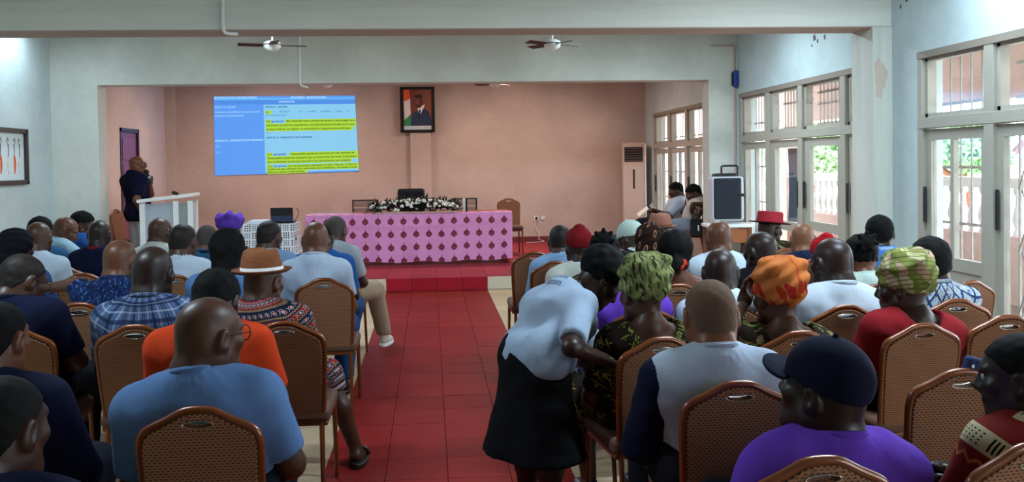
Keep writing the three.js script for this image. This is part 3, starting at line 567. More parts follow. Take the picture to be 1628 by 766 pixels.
const chairProto = (() => {
  const c = new THREE.Group();
  obj('back_frame', chairParts.frame, chairM.frame, c); const p = obj('backrest', chairParts.panel, chairM.fabric, c); obj('handle_rim', chairParts.rim, chairM.rim, p); obj('seat', chairParts.seat, chairM.vinyl, c);
  obj('seat_frame', chairParts.sf, chairM.frame, c); for (const l of chairParts.legs) obj('leg', l, chairM.frame, c);
  return c;
})();
function chair(x, z, turn, label, y = 0) {
  const c = chairProto.clone(); c.name = numbered('banquet_chair'); c.position.set(x, y, z); c.rotation.y = Math.PI - turn * RAD; scene.add(c);
  return tag(c, label, 'chair', 'banquet chairs of the audience');
}
// from the pixel of the top centre of a backrest to the chair's place on the floor
function chairAt(px, py, turn, label, y = 0) {
  const p = onPlane(px, py, .92 + y), t = turn * RAD; return chair(p.x + Math.sin(t) * .26, p.z - Math.cos(t) * .26, turn, label, y);
}

// ---------------------------------------------------------------- fields of distance and their surfaces
class Field {
  constructor(min, max, c) { this.min = min; this.c = c; this.n = [0, 1, 2].map((i) => Math.max(3, Math.ceil((max[i] - min[i]) / c) + 1)); this.d = new Float32Array(this.n[0] * this.n[1] * this.n[2]).fill(1); }
  each(lo, hi, fn) {
    const [nx, ny, nz] = this.n, { min, c, d } = this, s = lo.map((v, i) => Math.max(0, Math.floor((v - min[i]) / c))), e = hi.map((v, i) => Math.min(this.n[i] - 1, Math.ceil((v - min[i]) / c)));
    for (let k = s[2]; k <= e[2]; k++) for (let j = s[1]; j <= e[1]; j++) { let o = (k * ny + j) * nx + s[0]; for (let i = s[0]; i <= e[0]; i++, o++) d[o] = fn(min[0] + i * c, min[1] + j * c, min[2] + k * c, d[o]); }
  }
  bone(a, ra, b, rb, k = .03, sub = false) {
    const m = Math.max(ra, rb) + .04 + k, dx = b[0] - a[0], dy = b[1] - a[1], dz = b[2] - a[2], l2 = dx * dx + dy * dy + dz * dz || 1e-9;
    this.each([0, 1, 2].map((i) => Math.min(a[i], b[i]) - m), [0, 1, 2].map((i) => Math.max(a[i], b[i]) + m), (x, y, z, d) => {
      const t = Math.min(1, Math.max(0, ((x - a[0]) * dx + (y - a[1]) * dy + (z - a[2]) * dz) / l2));
      return smin(d, Math.hypot(x - a[0] - dx * t, y - a[1] - dy * t, z - a[2] - dz * t) - ra - (rb - ra) * t, k, sub);
    }); return this;
  }
  ell(c, r, k = .02, sub = false, rx = 0) {
    const m = Math.max(...r) + .03 + k, cs = Math.cos(rx), sn = Math.sin(rx);
    this.each(c.map((v) => v - m), c.map((v) => v + m), (x, y, z, d) => {
      const X = x - c[0], y0 = y - c[1], z0 = z - c[2], Y = y0 * cs + z0 * sn, Z = z0 * cs - y0 * sn;
      const k0 = Math.hypot(X / r[0], Y / r[1], Z / r[2]), k1 = Math.hypot(X / r[0] ** 2, Y / r[1] ** 2, Z / r[2] ** 2);
      return smin(d, k1 > 1e-9 ? k0 * (k0 - 1) / k1 : -Math.min(...r), k, sub);
    }); return this;
  }
  apply(fn) { const e = [0, 1, 2].map((i) => this.min[i] + this.n[i] * this.c); this.each(this.min, e, fn); return this; }
  surface() {
    const [nx, ny, nz] = this.n, { d, c, min } = this, vi = new Int32Array(nx * ny * nz).fill(-1), pos = [], idx = [], st = [1, nx, nx * ny];
    const off = [0, 1, nx, nx + 1, nx * ny, nx * ny + 1, nx * ny + nx, nx * ny + nx + 1];
    for (let k = 0; k < nz - 1; k++) for (let j = 0; j < ny - 1; j++) for (let i = 0; i < nx - 1; i++) {
      const o = (k * ny + j) * nx + i; let mask = 0; for (let q = 0; q < 8; q++) if (d[o + off[q]] < 0) mask |= 1 << q;
      if (mask === 0 || mask === 255) continue;
      let x = 0, y = 0, z = 0, n = 0;
      for (let q = 0; q < 8; q++) for (let a = 0; a < 3; a++) { const q2 = q | (1 << a); if (q2 === q) continue; const d0 = d[o + off[q]], d1 = d[o + off[q2]]; if ((d0 < 0) === (d1 < 0)) continue; const t = d0 / (d0 - d1); x += (q & 1) + (a === 0 ? t : 0); y += ((q >> 1) & 1) + (a === 1 ? t : 0); z += ((q >> 2) & 1) + (a === 2 ? t : 0); n++; }
      vi[o] = pos.length / 3; pos.push(min[0] + (i + x / n) * c, min[1] + (j + y / n) * c, min[2] + (k + z / n) * c);
    }
    for (let k = 1; k < nz - 1; k++) for (let j = 1; j < ny - 1; j++) for (let i = 1; i < nx - 1; i++) {
      const o = (k * ny + j) * nx + i;
      for (let a = 0; a < 3; a++) {
        const s0 = d[o] < 0, s1 = d[o + st[a]] < 0; if (s0 === s1) continue;
        const u = st[(a + 1) % 3], v = st[(a + 2) % 3], A = vi[o], B = vi[o - u], C = vi[o - u - v], D = vi[o - v]; if (A < 0 || B < 0 || C < 0 || D < 0) continue;
        if (s0) idx.push(A, B, C, A, C, D); else idx.push(A, C, B, A, D, C);
      }
    }
    const g = new THREE.BufferGeometry(); g.setAttribute('position', new THREE.Float32BufferAttribute(pos, 3)); g.setIndex(idx); g.computeVertexNormals(); return g;
  }
}
function smin(a, b, k, sub) {
  if (sub) { const h = Math.max(k - Math.abs(a + b), 0) / k; return Math.max(a, -b) + h * h * k * .25; }
  const h = Math.max(k - Math.abs(a - b), 0) / k; return Math.min(a, b) - h * h * k * .25;
}
function mergeIndexed(list) { // [geometry, matrix] pairs with positions, normals and an index
  let nv = 0, ni = 0; for (const [g] of list) { nv += g.attributes.position.count; ni += g.index.count; }
  const P = new Float32Array(nv * 3), N = new Float32Array(nv * 3), I = new Uint32Array(ni); let v = 0, q = 0; const p = V(0, 0, 0), nm = new THREE.Matrix3();
  for (const [g, m] of list) {
    const a = g.attributes.position, n = g.attributes.normal, ix = g.index.array, flip = m && m.determinant() < 0; if (m) nm.getNormalMatrix(m);
    for (let i = 0; i < a.count; i++) { p.fromBufferAttribute(a, i); if (m) p.applyMatrix4(m); P.set([p.x, p.y, p.z], (v + i) * 3); p.fromBufferAttribute(n, i); if (m) p.applyMatrix3(nm).normalize(); N.set([p.x, p.y, p.z], (v + i) * 3); }
    for (let i = 0; i < ix.length; i += 3) { I[q + i] = ix[i] + v; I[q + i + 1] = ix[i + (flip ? 2 : 1)] + v; I[q + i + 2] = ix[i + (flip ? 1 : 2)] + v; }
    v += a.count; q += ix.length;
  }
  const g = new THREE.BufferGeometry(); g.setAttribute('position', new THREE.BufferAttribute(P, 3)); g.setAttribute('normal', new THREE.BufferAttribute(N, 3)); g.setIndex(new THREE.BufferAttribute(I, 1)); return g;
}
const cache = {};
const memo = (key, make) => cache[key] || (cache[key] = make());

// ---------------------------------------------------------------- heads, hands, hair and hats (face towards +z, origin between the ears)
const headGeo = (fem, c) => memo('head' + fem + c, () => {
  const f = new Field([-.11, -.2, -.14], [.11, .14, .15], c), j = fem ? .92 : 1;
  f.ell([0, .03, -.012], [.077, .084, .098], .01).ell([0, -.045, .026], [.06 * j, .075, .07], .04).bone([-.018 * j, -.1, .062], .024, [.018 * j, -.1, .062], .024, .03);
  f.bone([-.05, -.06, .0], .03, [-.03, -.095, .05], .022, .03).bone([.05, -.06, .0], .03, [.03, -.095, .05], .022, .03);
  f.bone([-.036, .026, .074], .013, [.036, .026, .074], .013, .02).ell([-.042, -.018, .058], [.024, .02, .024], .025).ell([.042, -.018, .058], [.024, .02, .024], .025);
  f.ell([-.031, .006, .09], [.019, .012, .014], .012, true).ell([.031, .006, .09], [.019, .012, .014], .012, true);
  f.bone([0, .016, .086], .009, [0, -.026, .104], .014, .012).bone([-.014, -.031, .092], .011, [.014, -.031, .092], .011, .01);
  f.bone([-.02, -.057, .086], .008, [.02, -.057, .086], .008, .008).bone([-.016, -.071, .084], .009, [.016, -.071, .084], .009, .008);
  for (const s of [-1, 1]) { f.ell([s * .083, -.004, -.014], [.011, .032, .021], .008, false, .15); f.ell([s * .093, -.002, -.008], [.008, .02, .011], .006, true, .15); f.bone([s * .08, -.03, -.006], .008, [s * .08, -.024, -.006], .009, .006); }
  f.bone([0, -.045, -.034], fem ? .05 : .066, [0, -.15, -.052], fem ? .05 : .067, .045);
  if (!fem) f.bone([-.028, -.09, -.084], .018, [.028, -.09, -.084], .018, .04);
  return f.surface();
});
const shell = (f, t) => f.ell([0, .03, -.012], [.077 + t, .084 + t, .098 + t], .01);
const hairGeo = (kind, c) => memo('hair' + kind + c, () => {
  const f = new Field([-.17, -.3, -.24], [.17, .22, .17], c);
  const wob = (x, y, z, a, q) => a * (Math.sin(x * q + 1) * Math.sin(y * q * 1.1 + 2) * Math.sin(z * q * .9));
  if (kind === 'buzz') { shell(f, .0022).bone([0, -.045, -.034], .0685, [0, -.12, -.046], .0685, .045); f.apply((x, y, z, d) => Math.max(d + wob(x, y, z, .0012, 130), (z > -.03 ? .016 + .62 * z : Math.max(-.066, -.003 + 1.1 * (z + .03) - .25 * Math.min(.04, .06 - Math.abs(x)))) + .005 * Math.sin(x * 120 + z * 90) * Math.sin(z * 70 + 1) - y)); }
  else if (kind === 'short') { shell(f, .012).bone([0, -.045, -.036], .072, [0, -.1, -.044], .069, .04); f.apply((x, y, z, d) => Math.max(d + wob(x, y, z, .003, 90), (z > -.04 ? .012 + .5 * z : Math.max(-.07, -.008 + .9 * (z + .04))) + .004 * Math.sin(x * 90 + z * 80) - y)); }
  else if (kind === 'lowbun') { f.ell([0, .035, -.022], [.1, .1, .112], .02).bone([0, -.04, -.05], .06, [0, -.06, -.06], .06, .04).bone([.01, -.055, -.125], .036, [.03, -.1, -.135], .03, .02); f.apply((x, y, z, d) => Math.max(d + .003 * Math.sin(x * 110 + y * 40) * Math.sin(y * 60), (z > -.04 ? .03 + .5 * z : -.09) - y)); }
  else if (kind === 'ring') { shell(f, .004); f.apply((x, y, z, d) => Math.max(d, -.035 - y, y - .035 + z * .2, z - .02)); }
  else if (kind === 'afro') { f.ell([0, .045, -.03], [.105, .1, .115], .02); f.apply((x, y, z, d) => Math.max(d + wob(x, y, z, .006, 75), -.01 + .7 * z - y - (z < -.03 ? .035 : 0))); }
  else if (kind === 'long') { f.ell([0, .035, -.025], [.095, .095, .105], .02).bone([0, -.02, -.06], .075, [0, -.2, -.09], .07, .05); f.apply((x, y, z, d) => Math.max(d + wob(x, y, z, .004, 70), z - .05 + (y < .02 ? .05 : 0))); }
  else if (kind === 'bun') { shell(f, .012); f.apply((x, y, z, d) => Math.max(d + .002 * Math.sin(x * 160), .012 + .5 * z - y - (z < -.04 ? .04 : 0))); f.ell([0, .075, -.105], [.05, .045, .042], .02); for (let i = 0; i < 7; i++) f.bone([0, .08, -.11], .018, [Math.sin(i * .9) * .055, .08 + Math.cos(i * .9) * .05, -.13], .012, .01); }
  else if (kind === 'scarf') { f.ell([0, .035, -.02], [.097, .097, .112], .02).bone([0, -.03, -.05], .08, [0, -.11, -.055], .078, .04); f.bone([0, -.05, -.12], .028, [.01, -.1, -.14], .02, .02); f.apply((x, y, z, d) => Math.max(d + .003 * Math.sin(y * 120 + x * 60 + z * 50), z - .06 + (y < .05 ? .02 : 0))); }
  else if (kind === 'wrap' || kind === 'wrapB') {
    const b = kind === 'wrapB'; f.ell([0, .085, -.04], [.106, .088, .118], .02, false, -.35).ell([0, .03, -.015], [.092, .055, .11], .05, false, -.25);
    f.bone([-.06, .135, -.09], .034, [.07, .12, -.1], .03, .03); if (b) f.bone([-.09, .06, .02], .03, [-.125, .085, .05], .03, .03);
    f.apply((x, y, z, d) => { const a = Math.atan2(x, -z); return Math.max(d + .0052 * Math.sin((y + .5 * z) * 95 + Math.sin(a * 2) * 2.4 + x * 22) + .003 * Math.sin(x * 60 + y * 40), .0 + .42 * z - y - (z < 0 ? .02 : 0) - .012); });
  } else if (kind === 'turban') { // high gathered wrap
    f.ell([0, .085, -.02], [.11, .075, .11], .02, false, -.15); for (let i = 0; i < 9; i++) { const a = i * .7; f.bone([Math.sin(a) * .05, .11, Math.cos(a) * .05 - .02], .036, [Math.sin(a + .5) * .085, .125 + .014 * Math.sin(i * 2), Math.cos(a + .5) * .08 - .02], .036, .016); } f.bone([0, .13, 0], .045, [.0, .17, -.01], .022, .03);
    f.apply((x, y, z, d) => Math.max(d + .003 * Math.sin(x * 70 + y * 60), .03 + .3 * z - y));
  } else if (kind === 'beanie') { f.ell([0, .045, -.015], [.09, .1, .11], .01); f.ell([0, .135, -.05], [.03, .018, .04], .03); f.apply((x, y, z, d) => Math.max(d + .0015 * Math.sin(y * 300) + .002 * Math.sin(x * 60 + z * 40), .022 + .25 * z - y)); }
  else if (kind === 'cap') { f.ell([0, .04, -.012], [.09, .1, .111], .01); f.apply((x, y, z, d) => Math.max(d, .018 + .18 * z - y)); f.bone([0, .142, -.012], .008, [0, .143, -.012], .008, .004); }
  else if (kind === 'band') { f.ell([0, .03, -.012], [.093, .1, .114], .01); f.apply((x, y, z, d) => Math.max(d + .003 * Math.sin(x * 70 + z * 60), y - .03 - .5 * z, -y - .045 + .5 * z)); }
  return f.surface();
});
const capBrim = memo('brim', () => { const s = new THREE.Shape(); s.absellipse(0, 0, .082, .085, 0, Math.PI); const g = new THREE.ExtrudeGeometry(s, { depth: .004, bevelEnabled: true, bevelSize: .003, bevelThickness: .002, bevelSegments: 1, curveSegments: 16 }); const p = g.attributes.position; g.rotateX(Math.PI / 2); for (let i = 0; i < p.count; i++) p.setY(i, p.getY(i) - (p.getX(i) / .08) ** 2 * .018); g.computeVertexNormals(); g.translate(0, .046, .07); return g; });
const hatGeo = { // crown, brim, ribbon
  fedora: [lathe([[.092, 0], [.092, .02], [.086, .07], [.078, .096], [.062, .108], [.04, .1], [0, .092]], 36), lathe([[.086, .004], [.094, 0], [.112, -.006], [.13, .006], [.132, .011], [.112, .0], [.094, .008], [.086, .01]], 40), lathe([[.0925, .004], [.0945, .006], [.0925, .022], [.09, .024]], 36)],
  flat: [lathe([[.097, 0], [.094, .08], [.088, .092], [0, .096]], 36), lathe([[.09, .002], [.15, .0], [.157, .003], [.15, .007], [.09, .01]], 40), lathe([[.0985, .004], [.1005, .006], [.0975, .03], [.096, .032]], 36)],
};
hatGeo.fedora[0].attributes.position.array.forEach((v, i, a) => { if (i % 3 === 1 && v > .06) { const x = a[i - 1], z = a[i + 1]; a[i] = v - .02 * Math.exp(-((x / .025) ** 2)) * (z > 0 ? 1.2 : .7); if (z > .02) a[i - 1] *= .82; } });
hatGeo.fedora.forEach((g) => { g.scale(1, 1, 1.18); g.computeVertexNormals(); }); hatGeo.flat.forEach((g) => g.scale(1, 1, 1.15));
const handGeo = (kind, c) => memo('hand' + kind + c, () => { // wrist at the origin, fingers along +z, palm down, thumb towards +x
  const f = new Field([-.075, -.1, -.02], [.085, .04, .21], c), bend = kind === 'grip' ? [1.0, 1.2, .8] : kind === 'point' ? [.25, .3, .2] : [.3, .45, .3];
  f.bone([0, 0, -.02], .026, [0, 0, .02], .028, .02);
  [[.03, .043, .03, .02], [.010, .048, .032, .022], [-.011, .044, .03, .021], [-.031, .034, .024, .018]].forEach(([x, a, b, e], i) => {
    f.bone([x * .5, 0, .015], .018, [x, .002, .088], .0135, .018);
    let p = [x, .002, .088], ang = 0; const spread = x * .9;
    [a, b, e].forEach((l, s) => { ang += bend[s] * (1 + i * .06); const q = [p[0] + spread * l * 2, p[1] - Math.sin(ang) * l, p[2] + Math.cos(ang) * l]; f.bone(p, .0098 - s * .0009, q, .009 - s * .0009, .004); p = q; });
  });
  f.bone([.018, -.004, .025], .018, [.048, -.014, .055], .0135, .015).bone([.048, -.014, .055], .0115, [.06, -.024, .085], .0105, .005).bone([.06, -.024, .085], .0105, [.056, -.036, .108], .009, .005);
  return f.surface();
});
const eyeGeo = (() => { const g = new THREE.SphereGeometry(.0105, 12, 10), p = g.attributes.position, c = new Float32Array(p.count * 3); for (let i = 0; i < p.count; i++) { const a = p.getZ(i) / .0105, k = a > .9 ? .01 : a > .74 ? .03 : .45; c.set([k, k * .95, k * .9], i * 3); } g.setAttribute('color', new THREE.BufferAttribute(c, 3)); return g; })();
const eyeMat = std('#ffffff', .2, { vertexColors: true });
const glassesGeo = join([new THREE.TorusGeometry(.023, .002, 5, 20).translate(-.031, .004, .103), new THREE.TorusGeometry(.023, .002, 5, 20).translate(.031, .004, .103), bar([-.009, .008, .103], [.009, .008, .103], .002, 5), bar([.054, .008, .1], [.086, .012, .0], .002, 5), bar([-.054, .008, .1], [-.086, .012, .0], .002, 5), bar([.086, .012, 0], [.084, -.006, -.03], .002, 5), bar([-.086, .012, 0], [-.084, -.006, -.03], .002, 5)]);
const shoeGeo = memo('shoe', () => { const f = new Field([-.07, -.02, -.12], [.07, .12, .22], .008); f.ell([0, .035, .08], [.046, .04, .1], .03).ell([0, .045, -.03], [.04, .05, .062], .04).bone([0, .06, -.03], .036, [0, .09, -.035], .036, .02); f.apply((x, y, z, d) => Math.max(d, .008 - y)); return f.surface(); });
const soleGeo = memo('sole', () => { const s = new THREE.Shape(); s.absellipse(0, .04, .05, .145, 0, Math.PI * 2); const g = new THREE.ExtrudeGeometry(s, { depth: .022, bevelEnabled: true, bevelSize: .003, bevelThickness: .003, bevelSegments: 1, curveSegments: 14 }); g.rotateX(Math.PI / 2); g.translate(0, .026, 0); return g; });

const skinBump = noiseTex(128, [[32, 1, 21], [64, .7, 22]], .1, grey);
const skins = {}; const skinMat = (c) => skins[c] || (skins[c] = phys(c, .43, { specularIntensity: .6, clearcoat: .12, clearcoatRoughness: .35 }));
const hairMat = phys('#080707', .8, { specularIntensity: .3 }), hairGrey = phys('#4a443f', .9, { specularIntensity: .3 });
function uvWrap(g, A, up, fwd) { // cloth coordinates in metres: around the body, and along it from A
  const right = up.clone().cross(fwd), p = g.attributes.position, uv = new Float32Array(p.count * 2), v = V(0, 0, 0);
  for (let i = 0; i < p.count; i++) { v.fromBufferAttribute(p, i).sub(A); const x = v.dot(right), z = v.dot(fwd); uv[i * 2] = .2 * Math.atan2(-x, -z - .02) * Math.min(1, .6 + Math.hypot(x, z) * 2); uv[i * 2 + 1] = v.dot(up) - .5 * Math.max(0, Math.abs(x) - .16); }
  g.setAttribute('uv', new THREE.BufferAttribute(uv, 2)); return g;
}

// ---------------------------------------------------------------- a person
// o: head [x, y, z] in the world (centre of the head), turn: where the body faces in degrees right of the stage, look: the same for the head
function person(o) {
  const near = -o.head[2] < 5, cb = near ? .012 : .016, ch = near ? .0045 : .006, hs = o.hs || 1.08, bw = o.bw || 1, gut = o.gut || 0, fem = !!o.fem, turn = o.turn || 0;
  const t = turn * RAD, hw = V(...o.head), sit = o.sit !== false;
  const back = o.back ?? .02, y0 = o.y0 || 0;                     // the pelvis sits this far in front of the head
  const root = new THREE.Group(); root.name = numbered('person'); scene.add(root);
  const rx = o.at ? o.at[0] : hw.x + Math.sin(t) * back, rz = o.at ? o.at[1] : hw.z - Math.cos(t) * back;
  root.position.set(rx, y0, rz); root.rotation.y = Math.PI - t; root.updateMatrixWorld(true);
  tag(root, o.label, 'person');
  const Hc = root.worldToLocal(hw.clone()), hq = new THREE.Quaternion().setFromEuler(new THREE.Euler((o.nod ?? 6) * RAD, (turn - (o.look ?? turn)) * RAD, (o.tilt || 0) * RAD, 'YXZ'));
  const headM = new THREE.Matrix4().compose(Hc, hq, V(hs, hs, hs)), hp = (x, y, z) => V(x, y, z).applyMatrix4(headM);
  const a3 = (v) => [v.x, v.y, v.z], lerp = (p, q, k) => V(...p.map((v, i) => v + (q[i] - v) * k));
  const P = o.P || [0, sit ? .575 : .88, -.01];
  const nb = hp(0, -.118, -.055), NB = o.NB || [nb.x * (o.NB ? 1 : .85), nb.y - .005, nb.z * .8 - .02];
  const upv = V(...NB).sub(V(...P)).normalize(), fw = V(0, 0, 1); fw.sub(upv.clone().multiplyScalar(fw.dot(upv))).normalize(); const rt = upv.clone().cross(fw); // +x
  const off = (base, x, y, z) => a3(V(...base).addScaledVector(rt, x).addScaledVector(upv, y).addScaledVector(fw, z));
  const S = [-1, 1].map((s) => off(NB, s * .172 * bw, -.082, -.005));       // index 0 = right (-x), 1 = left (+x)
  const own = (l, i) => l && l[i] && a3(root.worldToLocal(V(...l[i])));
  const E = [-1, 1].map((s, i) => own(o.elbowW, i) || (o.elbow && o.elbow[i]) || off(S[i], s * .055, -.27, .035));
  const Wr = [-1, 1].map((s, i) => own(o.wristW, i) || (o.wrist && o.wrist[i]) || (sit ? [s * .115, .615, E[i][2] + .24] : off(E[i], -s * .02, -.25, .04)));
  const K = o.knee || (sit ? [[-.13, .53, .41], [.13, .53, .41]] : [[-.09, .47, .03], [.09, .47, .03]]);
  const A = o.ankle || (sit ? [[-.13, .085, .37], [.13, .085, .37]] : [[-.095, .085, -.01], [.095, .085, -.01]]);
  const hip = [-1, 1].map((s) => [P[0] + s * .088, P[1] - .01, P[2] + .02]);
  const torso = (f, g) => {
    const C1 = a3(lerp(P, NB, .38)), C2 = a3(lerp(P, NB, .68)), k = .06;
    f.bone(off(P, -.07, 0, 0), .115 * bw + g, off(P, .07, 0, 0), .115 * bw + g, k).bone(off(C1, -.06, 0, .02 + gut * .5), .112 * bw + gut * .6 + g, off(C1, .06, 0, .02 + gut * .5), .112 * bw + gut * .6 + g, k);
    f.bone(off(C2, -.085 * bw, 0, .012), .112 * bw + gut * .3 + g, off(C2, .085 * bw, 0, .012), .112 * bw + gut * .3 + g, k).bone(off(S[0], .03, -.015, 0), .068 * bw + g, off(S[1], -.03, -.015, 0), .068 * bw + g, k);
    for (const s of [0, 1]) f.bone(off(NB, (s ? 1 : -1) * .02, .0, -.004), .048 + g, off(S[s], 0, .012, 0), .05 + g, .04);
    f.bone(off(NB, 0, -.025, -.016), (fem ? .052 : .064) + g, off(C2, 0, 0, -.01), .1 + g, k);
    if (fem) for (const s of [-1, 1]) f.ell(off(C2, s * .075, -.01, .1), [.065 + g, .065 + g, .06 + g], .04);
    return f;
  };
  // skin
  const all = [P, NB, ...S, ...E, ...Wr, ...K, ...A, a3(Hc)], lo = [0, 1, 2].map((i) => Math.min(...all.map((p) => p[i])) - .22), hi = [0, 1, 2].map((i) => Math.max(...all.map((p) => p[i])) + .22);
  lo[1] = -.02; hi[1] = Math.max(...[NB, ...S, ...E, ...Wr].map((p) => p[1])) + .14;
  const f = torso(new Field(lo, hi, cb), -.012);
  f.bone(NB, fem ? .05 : .06, a3(hp(0, -.09, -.045)), (fem ? .048 : .06) * hs, .04);
  for (const s of [0, 1]) {
    f.bone(S[s], .056 * bw, E[s], .043 * bw, .04).bone(E[s], .043 * bw, Wr[s], .029, .03);
    f.bone(hip[s], .085, K[s], .06, .05).bone(K[s], .056, [(K[s][0] + A[s][0]) / 2, (K[s][1] + A[s][1]) / 2 + .03, (K[s][2] + A[s][2]) / 2 - .02], .055, .03).bone([(K[s][0] + A[s][0]) / 2, (K[s][1] + A[s][1]) / 2 + .03, (K[s][2] + A[s][2]) / 2 - .02], .053, A[s], .037, .03);
    f.bone([A[s][0], A[s][1] - .025, A[s][2] - .03], .034, [A[s][0] * 1.05, .03, A[s][2] + .13], .03, .03);
  }
  const parts = [[f.surface()], [headGeo(fem, ch), headM]];
  for (const s of [0, 1]) {
    const dir = o.handDir && o.handDir[s] ? V(...o.handDir[s]).normalize() : V(...Wr[s]).sub(V(...E[s])).normalize(), pu = V(...((o.palmUp && o.palmUp[s]) || [0, 1, .2])), x = pu.clone().cross(dir).normalize(), y = dir.clone().cross(x);
    const m = new THREE.Matrix4().makeBasis(x, y, dir).setPosition(V(...Wr[s]).addScaledVector(dir, .012)); if (s === 1) m.multiply(new THREE.Matrix4().makeScale(-1, 1, 1)); // the left hand is the mirror of the right
    parts.push([handGeo((o.hand && o.hand[s]) || 'rest', near ? .004 : .006), m]);
  }
  const body = obj('body', mergeIndexed(parts), skinMat(o.skin || '#3a2117'), root);
  for (const s of [-1, 1]) { const e = obj('eye', eyeGeo, eyeMat, root); e.applyMatrix4(headM.clone().multiply(new THREE.Matrix4().setPosition(s * .031, .005, .0785))); }
  const place = (name, g, m) => { const q = obj(name, g, m, root); q.applyMatrix4(headM); return q; };
  // shirt
  const sh = o.shirt;
  if (sh) {
    const g = sh.loose || .012, sf = torso(new Field([lo[0], 0.35, lo[2]], hi, cb), g), sl = sh.sleeve ?? .68;
    const arms = [0, 1].map((s) => { // each sleeve by itself, ending in a straight cut across the arm
      if (sl <= 0) return null;
      const a = new Field([lo[0], 0.35, lo[2]], hi, cb), dx = E[s][0] - S[s][0], dy = E[s][1] - S[s][1], dz = E[s][2] - S[s][2], L = Math.hypot(dx, dy, dz);
      a.bone(S[s], .06 * bw + g, sl >= 1 ? E[s] : a3(lerp(S[s], E[s], sl + .12)), .052 * bw + g, .045); if (sl > 1) a.bone(E[s], .05 * bw + g, Wr[s], .036 + g, .03); else a.apply((x, y, z, d) => (d > .06 ? d : Math.max(d, ((x - S[s][0]) * dx + (y - S[s][1]) * dy + (z - S[s][2]) * dz) / L - sl * L)));
      return a;
    });
    if (sh.hem !== undefined || !sit) { const hy = sh.hem ?? .8; sf.bone(off(P, -.07, .0, 0), .125 * bw + g + gut * .3, off(P, .07, 0, 0), .125 * bw + g + gut * .3, .05); if (sh.skirt) { sf.bone([-.09, P[1], .02], .15, [-.1, hy + .02, .03], .19, .06); sf.bone([.09, P[1], .02], .15, [.1, hy + .02, .03], .19, .06); } }
    if (sh.dress) for (const s of [0, 1]) { sf.bone(hip[s], .12, a3(lerp(hip[s], K[s], .97)), .1, .08).bone(K[s], .095, [A[s][0], .26, A[s][2] + .0], .11, .08); }
    const w = sh.wrinkle ?? .004, q = (o.head[0] * 13.7) % 6;
    const neckR = sh.neck || .066, nd = V(...NB), nAx = upv.clone().multiplyScalar(.9).addScaledVector(fw, sh.backLow ? -.34 : .42).normalize();
    sf.apply((x, y, z, d) => {
      if (d > .06) return d;
      { const vx = x - NB[0], vy = y - NB[1], vz = z - NB[2]; d += w * Math.min(1, Math.max(0, (Math.hypot(vx, vy, vz) - neckR - .01) / .06)) * (Math.sin(x * 21 + y * 33 + q) * Math.sin(y * 14 - z * 25 + q * 2) + .6 * Math.sin(x * 47 - y * 29 + z * 31 + q)); }
      const vx = x - nd.x, vy = y - nd.y, vz = z - nd.z, h = vx * nAx.x + vy * nAx.y + vz * nAx.z, r = Math.sqrt(Math.max(0, vx * vx + vy * vy + vz * vz - h * h));
      d = Math.max(d, Math.min(neckR - r, h - (sh.backLow ? -.03 : neckR < .08 ? .022 : .004))); // the neck opening
      if (sh.top) d = Math.max(d, vx * upv.x + vy * upv.y + vz * upv.z + sh.top);
      if (!sit) d = Math.max(d, (sh.hem ?? .8) + (sh.slant || 0) * x - y); else if (!sh.dress) d = Math.max(d, .5 - y, sh.skirt ? -1 : z - .2 - Math.max(0, (y - .62) * 3)); else d = Math.max(d, .25 - y);
      return d;
    });
    for (const a of arms) if (a) for (let i = 0; i < sf.d.length; i++) if (a.d[i] < .08) sf.d[i] = smin(sf.d[i], a.d[i], .03);
    const sg = uvWrap(sf.surface(), V(...P), upv, fw); obj(sh.name || (sh.dress ? 'dress' : 'shirt'), sg, sh.mat, root);
    if (!sh.collar && neckR < .08 && !sh.top) { // ribbed neckband
      const c = new THREE.TorusGeometry(fem ? .058 : .072 * Math.min(1.1, hs / 1.08), .0085, 7, 30); c.rotateX(Math.PI / 2); c.scale(1, 1.5, 1.04); c.applyQuaternion(new THREE.Quaternion().setFromUnitVectors(V(0, 1, 0), nAx)); c.translate(...a3(V(...NB).addScaledVector(nAx, fem ? .024 : .03))); obj('neckband', c, sh.mat, root);
    }
    if (sh.collar) { const c = new THREE.TorusGeometry(fem ? .058 : .068, .016, 7, 26); c.scale(1, 1, 1.5); c.rotateX(Math.PI / 2 + .28); const q2 = new THREE.Quaternion().setFromUnitVectors(V(0, 1, 0), upv); c.applyQuaternion(q2); c.translate(...off(NB, 0, .014, .0)); obj('collar', c, sh.collar, root); }
  }
  if (o.sleeves) {
    const vf = new Field(lo, hi, cb); for (const s of [0, 1]) vf.bone(S[s], .072 * bw, E[s], .06 * bw, .03).bone(E[s], .058 * bw, Wr[s], .044, .03);
    vf.apply((x, y, z, d) => (d > .06 ? d : d + .004 * Math.sin(x * 41 + y * 37) * Math.sin(y * 24 - z * 35)));
    obj('sleeves', uvWrap(vf.surface(), V(...P), upv, fw), o.sleeves, root);
  }
  if (o.strap) obj('shoulder_strap', tube([off(S[0], .05, .03, .1), off(S[0], .06, .068, .0), off(S[0], .075, .01, -.088), off(NB, -.05, -.2, -.125)], .009, 24, 6).scale(1, 1, 1), o.strap, root);
  // trousers or skirt
  const lw = o.lower;
